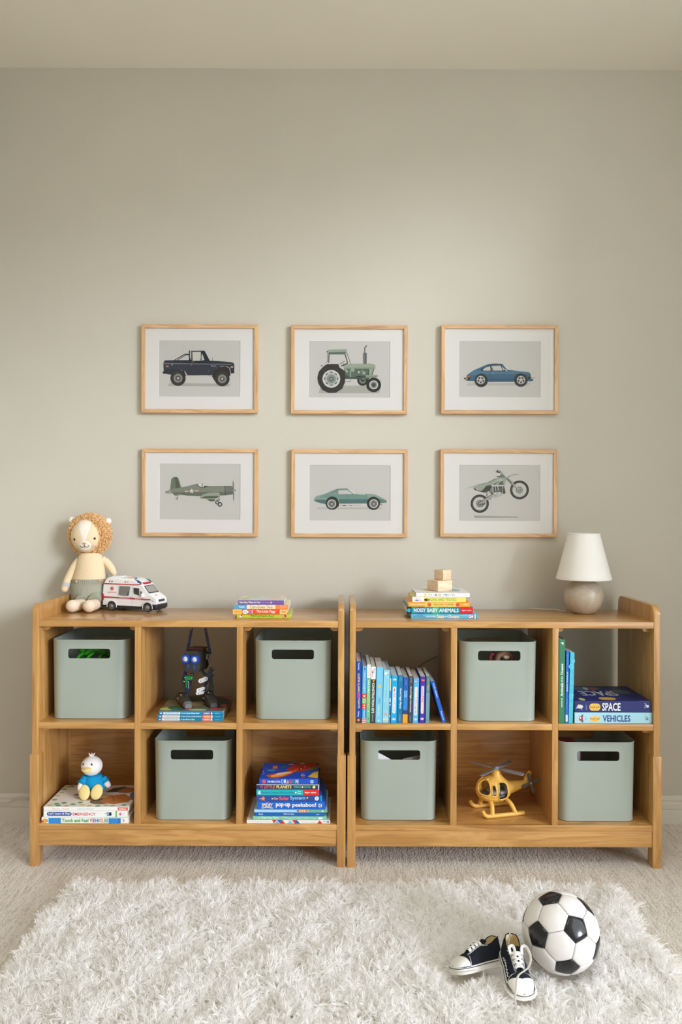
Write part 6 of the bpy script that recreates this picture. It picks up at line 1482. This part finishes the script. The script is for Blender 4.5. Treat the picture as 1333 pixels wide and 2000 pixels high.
# ------------------------------------------------------------------ things inside the bins
def bin_toy(name, label, cat, pts_list, mats, r):
    pass
g1 = flat((52, 150, 34), 0.35)
bx, by, bz = B1.location
mb = MB()
mb.tube(smooth_path([(-.05, -.055, .182), (-.04, -.06, .205), (-.020, -.06, .224), (.005, -.055, .222), (.035, -.05, .206), (.060, -.04, .190)], 5), [.006] * 6 + [.011] * 14 + [.008] * 6, g1, 12)
for a in ((-.045, -.075), (-.01, -.072), (.03, -.066), (.05, -.03), (-.03, -.03)):
    mb.tube(smooth_path([(a[0], a[1] + .01, .212), (a[0] - .012, a[1] - .015, .200), (a[0] - .010, a[1] - .020, .165), (a[0], a[1], .02)], 4), .0055, g1, 10)
mb.ell((-.052, -.062, .224), (.014, .012, .012), g1, 14, 10)
o = mb.build('plastic_toy', None, (bx, by, bz + .004)); tag(o, 'bright green plastic toy seen through the slot of the upper left bin', 'toy')
bx, by, bz = B6.location
mb = MB(); mb.box(-.100, -.046, -.095, .02, .0045, .2500, flat((120, 26, 30), 0.4), .004); mb.build('toy_box', None, (bx, by, bz)) and None
o = bpy.data.objects['toy_box']; tag(o, 'red box standing inside the lower right bin', 'toy box')
MB().box(-.088, -.050, -.0965, -.0948, .17, .243, flat((150, 152, 160), 0.5)).build('box_label', o)
bx, by, bz = B4.location
def sheet(name, label, pts, y0, y1, mat):
    mb = MB(); mb.prism(pts, 'y', y0, y1, mat); o = mb.build(name, None, (bx, by, bz)); tag(o, label, 'paper'); return o
sheet('paper_sheet', 'white paper corner at the left of the slot, bin below the upright books', [(-.115, .006), (-.02, .006), (-.022, .206), (-.075, .2345), (-.115, .240)], -.128, -.127, flat((226, 226, 228), 0.7))
sheet('paper_sheet', 'grey-brown paper corner at the right of the slot, bin below the upright books', [(.0, .006), (.11, .006), (.11, .228), (.015, .208)], -.118, -.117, flat((132, 124, 118), 0.7))
bx, by, bz = B5.location
mb = MB(); tn = flat((140, 104, 84), 0.6)
mb.tube(smooth_path([(.0, -.09, .02), (.0, -.09, .19), (.022, -.09, .222), (.046, -.085, .216), (.056, -.08, .19), (.06, -.08, .02)], 5), .010, tn, 10); mb.ell((.034, -.095, .211), (.012, .008, .008), flat((222, 196, 166), 0.6), 12, 8)
mb.tube(smooth_path([(-.02, -.08, .02), (-.02, -.08, .20), (-.01, -.08, .216), (.0, -.075, .20), (.0, -.075, .02)], 4), .006, flat((130, 50, 46), 0.6), 8)
o = mb.build('doll_figure', None, (bx, by, bz + .004)); tag(o, 'brown toy figure half hidden inside the upper middle bin', 'toy')
# ------------------------------------------------------------------ soccer ball
BALL_C = Vector((.579, -.648, .121)); BALL_R = .0995
def build_ball():
    T = thing('soccer_ball', 'black and white soccer ball resting on the white shag rug', 'ball', BALL_C)
    wht = noisy('ball_white', (226, 222, 218), (234, 231, 228), 14.0, rough=0.38, bump=0.05, bdist=0.0004, bscale=300.0)
    blk = noisy('ball_black', (22, 23, 25), (40, 41, 44), 16.0, rough=0.16, bump=0.06, bdist=0.0006, bscale=60.0)
    seam = flat((92, 88, 84), 0.7)
    ph = (1 + 5 ** .5) / 2
    V = [Vector(p).normalized() for p in [(0, s1, s2 * ph) for s1 in (-1, 1) for s2 in (-1, 1)] + [(s1, s2 * ph, 0) for s1 in (-1, 1) for s2 in (-1, 1)] + [(s2 * ph, 0, s1) for s1 in (-1, 1) for s2 in (-1, 1)]]
    E = lambda a, b: V[a].dot(V[b]) > .4 and a != b
    r = Vector((.964, -.267, 0)).normalized(); v = Vector((-.238, -.86, .452)).normalized(); u = v.cross(r)
    A = (r * .40 + u * .13 + v * .907).normalized(); B = (r * -.53 + u * -.13 + v * .838).normalized()
    nb = [i for i in range(12) if E(0, i)]
    def frame(a, b):
        x = a.normalized(); y = (b - x * b.dot(x)).normalized(); z = x.cross(y)
        return Matrix((x, y, z)).transposed()
    R = frame(A, B) @ frame(V[0], V[nb[0]]).inverted()
    V = [(R @ p) for p in V]
    def order(c, pts):
        x = c.orthogonal().normalized(); y = c.cross(x)
        return sorted(pts, key=lambda p: math.atan2(p.dot(y), p.dot(x)))
    def panel(name, c, poly, mat):
        c = c.normalized(); poly = order(c, poly); K = 6; edge = []
        for i in range(len(poly)):
            a, b = poly[i], poly[(i + 1) % len(poly)]
            edge += [a.lerp(b, k / K) for k in range(K)]
        n = len(edge); rings = ((.35, 0), (.65, 0), (.86, .0004), (.95, .0012), (.985, .0026), (.995, .0045))
        vs = [c * BALL_R]; fs = []
        for t, dd in rings: vs += [(c.lerp(e, t)).normalized() * (BALL_R - dd) for e in edge]
        for i in range(n): fs.append((0, 1 + i, 1 + (i + 1) % n))
        for q in range(len(rings) - 1):
            for i in range(n):
                a, b = 1 + q * n + i, 1 + q * n + (i + 1) % n
                fs.append((a, a + n, b + n, b))
        MB().add(vs, fs, mat, True).build(name, T, angle=60)
    for i in range(12):
        panel('black_panel', V[i], [(V[i] * 2 + V[j]) / 3 for j in range(12) if E(i, j)], blk)
    for i in range(12):
        for j in range(i + 1, 12):
            for k in range(j + 1, 12):
                if E(i, j) and E(j, k) and E(i, k):
                    pts = [(V[a] * 2 + V[b]) / 3 for a in (i, j, k) for b in (i, j, k) if a != b]
                    panel('white_panel', V[i] + V[j] + V[k], pts, wht)
    MB().ell((0, 0, 0), (BALL_R - .0030,) * 3, seam, 48, 32).build('ball_core', T)
build_ball()

# ------------------------------------------------------------------ child's canvas sneakers
SH_L = .149
SHOES = []
def build_shoe(label, toe, heel, z, side, roll=0.0, pitch=0.0, loose=False):
    """toe, heel: ground points; side: +1 the medial patch on the left, -1 on the right"""
    t, h = Vector(toe), Vector(heel); yaw = math.atan2(t.y - h.y, t.x - h.x)
    T = thing('canvas_sneaker', label, 'shoe', (h.x, h.y, z), yaw, "pair of child's canvas sneakers")
    T.rotation_euler = (roll, pitch, yaw)
    SHOES.append((h.copy(), t.copy()))
    canvas = knit('navy_canvas', (36, 39, 47), (29, 32, 40), 1100.0, (1, 1, 1), .3)
    rub = flat((232, 230, 224), 0.45); rub2 = flat((224, 220, 212), 0.55); line = flat((30, 36, 52), 0.5); lin_ = flat((226, 206, 158), 0.85); lace = knit('lace_cotton', (238, 237, 233), (228, 226, 222), 1400.0, (1, 1, 1), .3); thread = flat((206, 208, 210), 0.8); metal = flat((214, 214, 212), 0.25, 0.6)
    LN = SH_L
    WT = [(0, .0035), (.012, .0125), (.04, .0195), (.10, .0245), (.25, .0262), (.42, .0265), (.58, .0298), (.72, .0318), (.83, .0305), (.91, .0262), (.96, .0195), (.988, .0110), (1, .003)]
    HT = [(0, .064), (.05, .0655), (.12, .0625), (.24, .0535), (.33, .0530), (.42, .0585), (.50, .0560), (.60, .0490), (.68, .0430), (.74, .0395), (.80, .0370), (.88, .0335), (.94, .0285), (.98, .0225), (1, .0185)]
    ET = [(0, .0025), (.012, .0085), (.04, .0135), (.10, .0170), (.20, .0180), (.30, .0172), (.38, .0135), (.44, .0110), (.56, .0085), (.66, .0055), (.705, .0008), (.71, 0), (1, 0)]
    Wd = lambda q: interp(WT, q); Hh = lambda q: interp(HT, q); Ee = lambda q: interp(ET, q)
    ZS = .0165
    def sect(q, s, sg, off=0.0):
        w, hh, e = Wd(q) + off, Hh(q) + off * (1 if q > .7 else .3), Ee(q) + off * (1 if Ee(q) > .001 else 0)
        P0 = (w, ZS); P1 = (w * 1.03, ZS + .55 * (hh - ZS)); P2 = (e + (w - e) * (.30 if e > .001 else .62), hh - (.0012 if e > .001 else 0)); P3 = (max(e, 0), hh)
        a, b, c_, d = (1 - s) ** 3, 3 * s * (1 - s) ** 2, 3 * s * s * (1 - s), s ** 3
        return Vector((q * LN, sg * (P0[0] * a + P1[0] * b + P2[0] * c_ + P3[0] * d), P0[1] * a + P1[1] * b + P2[1] * c_ + P3[1] * d))
    QS = [0, .006, .015, .03, .055, .085, .12, .16, .2, .25, .3, .35, .39, .43, .47, .52, .57, .62, .66, .69, .71, .74, .78, .82, .86, .89, .92, .945, .965, .98, .992, 1.0]
    NSG = 10
    def shell(qs, off, mat, name, s0=0.0, s1=1.0, par=None, sides=(1, -1), flip=False):
        mb = MB()
        for sg in sides:
            vs = [sect(q, s0 + (s1 - s0) * k / NSG, sg, off) for q in qs for k in range(NSG + 1)]; fs = []
            for i in range(len(qs) - 1):
                for k in range(NSG):
                    a = i * (NSG + 1) + k; f = (a, a + NSG + 1, a + NSG + 2, a + 1)
                    fs.append(f if (sg > 0) != flip else f[::-1])
            mb.add(vs, fs, mat, True)
        return mb.build(name, par or T, angle=60)
    up = shell(QS, 0.0, canvas, 'upper')
    shell([q for q in QS if q < .68], -.0016, lin_, 'lining', 0, 1, up, flip=True)
    # collar edge binding
    for sg in (1, -1):
        mb = MB(); mb.tube([sect(q, 1.0, sg) for q in QS if q < .705], .0013, canvas, 6); mb.build('edge_binding', up)
        # double row of pale stitches along the eyestay and down to the sole
        mb = MB()
        for dd in (0.0, .055):
            pth = [sect(.36 + .0 * k, .93 - dd - .80 * k / 8, sg, .0005) for k in range(0, 1)]
            pth = [sect(q, .80 - dd, sg, .0006) for q in (.375, .42, .47, .52, .57, .62, .66, .70)] 
            low = [sect(.70 + .06 * k / 4, .80 - dd - .78 * k / 4, sg, .0006) for k in range(1, 5)]
            mb.tube(pth + low, .0005, thread, 5)
            mb.tube([sect(q, .92 + .5 * 0 - dd * .6, sg, .0006) for q in (.30, .34, .375, .42, .47, .52, .57, .62, .66)], .00045, thread, 5)
        mb.build('stitching', up)['kind'] = 'stuff'
    # floor of the shoe
    mb = MB(); n = 24
    qq = [.02 + .66 * i / n for i in range(n + 1)]
    mb.poly([(q * LN, (Wd(q) - .003), ZS + .003) for q in qq] + [(q * LN, -(Wd(q) - .003), ZS + .003) for q in qq[::-1]], lin_); mb.build('insole', T)
    # rubber sole with toe bumper, dark pinstripe
    out = [(q * LN, Wd(q)) for q in QS] ; ring2 = out + [(x, -y) for x, y in out[::-1]]
    def sring(off, z):
        res = []
        for x, y in ring2:
            k = 1 + off / .028; c = LN * .5
            res.append((c + (x - c) * (1 + off / (LN * .5)), y * k, z))
        return res
    mb = MB(); mb.loft([sring(-.001, 0), sring(.0024, .0012), sring(.0030, .006), sring(.0026, .0150), sring(.0022, .0178), sring(-.0015, .0182)], rub); sole = mb.build('sole', T, angle=60)
    mb = MB(); r_ = sring(.0030, .0146); mb.tube(r_, .0009, line, 6, closed=True); mb.build('sole_stripe', sole)
    mb = MB()
    tb = [p for p in sring(.0034, .0085)]; m_ = len(out)
    seg = tb[m_ - 12:m_ + 12]
    mb.tube(seg, .0052, rub2, 8, flatten=(.0055, .0014)); mb.build('toe_bumper', sole)
    # toe cap and its dark edge
    tq = [.765, .775, .79, .81, .835, .86, .89, .92, .945, .965, .98, .992, 1.0]
    def cap_q(q, s): return q - .035 * (1 - s) * (1 if q < .9 else (1 - q) / .1)
    mb = MB()
    for sg in (1, -1):
        vs = [sect(min(1, q + .055 * s * s * (1 if q < .8 else max(0, (1 - q) / .2))), s, sg, .0013) for q in tq for s in [k / NSG for k in range(NSG + 1)]]; fs = []
        for i in range(len(tq) - 1):
            for k in range(NSG):
                a = i * (NSG + 1) + k; f = (a, a + NSG + 1, a + NSG + 2, a + 1); fs.append(f if sg > 0 else f[::-1])
        mb.add(vs, fs, rub, True)
    cap = mb.build('toe_cap', T, angle=60)
    mb = MB(); ed = [sect(tq[0] + .055 * s * s, s, 1, .0014) for s in [k / 12 for k in range(13)]]; ed2 = [sect(tq[0] + .055 * s * s, s, -1, .0014) for s in [k / 12 for k in range(13)]][::-1]
    mb.tube(ed + ed2[1:], .0007, rub2, 6)
    mb.tube([sect(q, .02, 1, .0020) for q in tq] + [sect(q, .02, -1, .0020) for q in tq[::-1]], .0012, line, 6)
    mb.build('cap_edge', cap)
    # tongue
    mb = MB(); vs = []; fs = []; tqs = [.30, .335, .37, .42, .47, .52, .57, .62, .67, .71]
    for i, q in enumerate(tqs):
        for k in range(9):
            a = -1 + k / 4
            lift = (.37 - q) * .16 if q < .37 else 0
            vs.append((q * LN - (.37 - q) * .02 * (q < .37), a * .0128 * (1 if q < .6 else 1 - (q - .6) * 2.6), Hh(max(q, .38)) - .0024 - abs(a) ** 2 * .0022 + lift))
    for i in range(len(tqs) - 1):
        for k in range(8):
            a = i * 9 + k; fs.append((a, a + 9, a + 10, a + 1))
    mb.add(vs, fs, canvas, True); tg = mb.build('tongue', T, angle=70)
    md = tg.modifiers.new('thickness', 'SOLIDIFY'); md.thickness = .0018
    # eyelets and laces
    EQ = [.425, .495, .565, .635]
    ey = {}
    mb = MB()
    for q in EQ:
        for sg in (1, -1):
            p = sect(q, .88, sg, .0008); p2 = sect(q, .80, sg, .0008); nrm = Vector((0, sg * .55, .83))
            ey[(q, sg)] = p
            ring = []
            x_ = Vector((1, 0, 0)); y_ = nrm.cross(x_)
            mb.tube([p + (x_ * math.cos(2 * PI * k / 12) + y_ * math.sin(2 * PI * k / 12)) * .0026 for k in range(12)], .0008, metal, 6, closed=True)
    mb.build('eyelets', T)['kind'] = 'stuff'
    mb = MB()
    FL = (.0038, .0011)
    def strap(a, b, lift, mid=None):
        m = (a + b) / 2 + Vector((0, 0, lift))
        pth = smooth_path([a - Vector((0, 0, .0015)), a.lerp(m, .35) + Vector((0, 0, lift * .35)), m, b.lerp(m, .35) + Vector((0, 0, lift * .35)), b - Vector((0, 0, .0015))], 5)
        mb.tube(pth, .003, lace, 10, flatten=FL, up=(0, 0, 1))
    strap(ey[(EQ[3], 1)], ey[(EQ[3], -1)], .0040)
    for i in range(2, -1, -1):
        strap(ey[(EQ[i + 1], 1)], ey[(EQ[i], -1)], .0052); strap(ey[(EQ[i + 1], -1)], ey[(EQ[i], 1)], .0064)
    strap(ey[(EQ[0], 1)], ey[(EQ[0], -1)], .0052)
    mb.build('laces', T)
    if loose:
        a = ey[(EQ[0], side)]
        pth = smooth_path([a, a + Vector((-.012, side * .002, .010)), a + Vector((-.008, side * .012, .014)), a + Vector((.018, side * .016, .006)), a + Vector((.040, side * .004, -.004)), Vector((.118, -side * .010, .0425)), Vector((.146, -side * .022, .030)), Vector((.160, -side * .026, .012)), Vector((.182, -side * .027, .006))], 7)
        mb = MB(); mb.tube(pth, .003, lace, 10, flatten=(.0036, .0010), up=(0, 0, 1)); mb.build('loose_lace', T)
        b = ey[(EQ[0], -side)]
        pth = smooth_path([b, b + Vector((-.014, -side * .001, .006)), b + Vector((-.018, side * .008, .009)), b + Vector((-.004, side * .010, .007)), b + Vector((.014, side * .006, .004))], 6)
        mb = MB(); mb.tube(pth, .003, lace, 10, flatten=(.0036, .0010), up=(0, 0, 1)); mb.build('lace_loop', T)
        # frayed white line on the flank
        mb = MB(); pts = []
        for k in range(14):
            q = .30 + .40 * k / 13
            pts.append(sect(q, .26 + .05 * (1 if k % 2 else -1), -side, .0010))
        mb.tube(smooth_path(pts, 3), .0011, thread, 6); mb.build('frayed_trim', up)
    return T
build_shoe('navy canvas sneaker lying left, toe pointing left, behind the upright sneaker', (.297, -.692, 0), (.426, -.628, 0), .0270, 1, roll=math.radians(20), pitch=math.radians(-3))
build_shoe('navy canvas sneaker facing the viewer with a loose lace, beside the soccer ball', (.448, -.800, 0), (.438, -.654, 0), .064, 1, roll=math.radians(-3), pitch=math.radians(12), loose=True)

# ------------------------------------------------------------------ shag rug
def build_rug():
    X0, X1, Y1, Y0 = -.858, .868, -.178, -1.42
    T = thing('shag_rug', 'fluffy white shag rug on the carpet in front of the bookcases', 'rug', ((X0 + X1) / 2, (Y0 + Y1) / 2, 0))
    cx, cy = (X0 + X1) / 2, (Y0 + Y1) / 2
    back = flat((222, 216, 206), 0.95)
    MB().box(X0 - cx, X1 - cx, Y0 - cy, Y1 - cy, .0005, .010, back, .003).build('backing', T)
    rng = np.random.default_rng(11)
    sp = .0125
    gx, gy = np.meshgrid(np.arange(X0, X1, sp), np.arange(-1.30, Y1, sp))
    bx = gx.ravel() + rng.uniform(-.5, .5, gx.size) * sp; by = gy.ravel() + rng.uniform(-.5, .5, gx.size) * sp
    # nothing grows where the ball and the sneakers press the pile flat
    keep = (bx - BALL_C.x) ** 2 + (by - BALL_C.y) ** 2 > .052 ** 2
    for h, t in SHOES:
        d = np.array([t.x - h.x, t.y - h.y]); ln = np.hypot(*d); d /= ln
        u = (bx - h.x) * d[0] + (by - h.y) * d[1]; w = -(bx - h.x) * d[1] + (by - h.y) * d[0]
        keep &= ~((u > -.004) & (u < ln + .002) & (np.abs(w) < .027))
    bx, by = bx[keep], by[keep]; n = len(bx)
    def field(fx, fy, ph, sc):
        r = np.random.default_rng(ph); o = np.zeros_like(fx)
        for k in range(7):
            a = r.uniform(0, 2 * PI); f = sc * r.uniform(.6, 1.7)
            o += np.sin((fx * math.cos(a) + fy * math.sin(a)) * f + r.uniform(0, 2 * PI))
        return o / 2.6
    ang = field(bx, by, 1, 26) * 1.7 + field(bx, by, 2, 70) * 1.1 + rng.normal(size=n) * .55
    lean = np.clip(.62 + .22 * field(bx, by, 3, 40) + rng.normal(size=n) * .12, .2, 1.0)
    hgt = np.clip(.037 * (1 + .22 * field(bx, by, 4, 32) + .14 * rng.normal(size=n)), .020, .050)
    # the pile at the border splays outwards
    eL = np.clip(1 - (bx - X0) / .05, 0, 1); eR = np.clip(1 - (X1 - bx) / .05, 0, 1); eB = np.clip(1 - (Y1 - by) / .05, 0, 1)
    lx = np.cos(ang) * lean + (eR - eL) * .35; ly = np.sin(ang) * lean * .9 + eB * .25
    # shorter next to the ball and shoes so they sit in, not under, the pile
    db = np.hypot(bx - BALL_C.x, by - BALL_C.y); hgt *= np.clip(.35 + (db - .05) * 9, .35, 1)
    for h, t in SHOES:
        d = np.array([t.x - h.x, t.y - h.y]); ln = np.hypot(*d); d /= ln
        u = np.clip((bx - h.x) * d[0] + (by - h.y) * d[1], 0, ln); dist = np.hypot(bx - h.x - u * d[0], by - h.y - u * d[1])
        hgt *= np.clip(.45 + (dist - .027) * 14, .45, 1)
    # every tuft: six small locks bending outwards, three strands each
    NL, SL, K = 6, 3, 6
    S = NL * SL
    la = rng.uniform(0, 2 * PI, (n, NL)); lr = np.sqrt(rng.uniform(0, 1, (n, NL)))
    rep = lambda q: np.repeat(q, SL, axis=1)
    la_, lr_ = rep(la), rep(lr)
    sx = bx[:, None] + np.cos(la_) * lr_ * .0055 + rng.normal(size=(n, S)) * .0011
    sy = by[:, None] + np.sin(la_) * lr_ * .0055 + rng.normal(size=(n, S)) * .0011
    H = hgt[:, None] * rep(rng.uniform(.70, 1.1, (n, NL))) * rng.uniform(.9, 1.06, (n, S))
    dx = lx[:, None] * .55 + np.cos(la_) * lr_ * .75 + rng.normal(size=(n, S)) * .07
    dy = ly[:, None] * .55 + np.sin(la_) * lr_ * .75 + rng.normal(size=(n, S)) * .07
    tw = rep(rng.uniform(0, 2 * PI, (n, NL))) + rng.normal(size=(n, S)) * .35; ta = rep(rng.uniform(.0020, .0065, (n, NL)))
    sp_ = rep(rng.choice([-1, 1], (n, NL)) * rng.uniform(2.6, 5.5, (n, NL)))
    pts = np.zeros((n, S, K, 3))
    for k in range(K):
        t = k / (K - 1)
        bend = t ** 1.7
        pts[:, :, k, 0] = sx + dx * H * bend + np.cos(tw + t * sp_) * ta * t
        pts[:, :, k, 1] = sy + dy * H * bend + np.sin(tw + t * sp_) * ta * t
        pts[:, :, k, 2] = .008 + H * (t * (1 - .46 * np.clip(np.sqrt(dx ** 2 + dy ** 2), 0, 1.3) * t))
    pts = pts.reshape(n * S, K, 3); pts[:, :, 0] -= cx; pts[:, :, 1] -= cy
    pile = fibre('shag_fibre', (252.6, 251.9, 250.7), .48)
    add_curves('pile', pts, np.array([.0011, .0013, .0013, .0012, .0010, .0004]), pile, T)
build_rug()
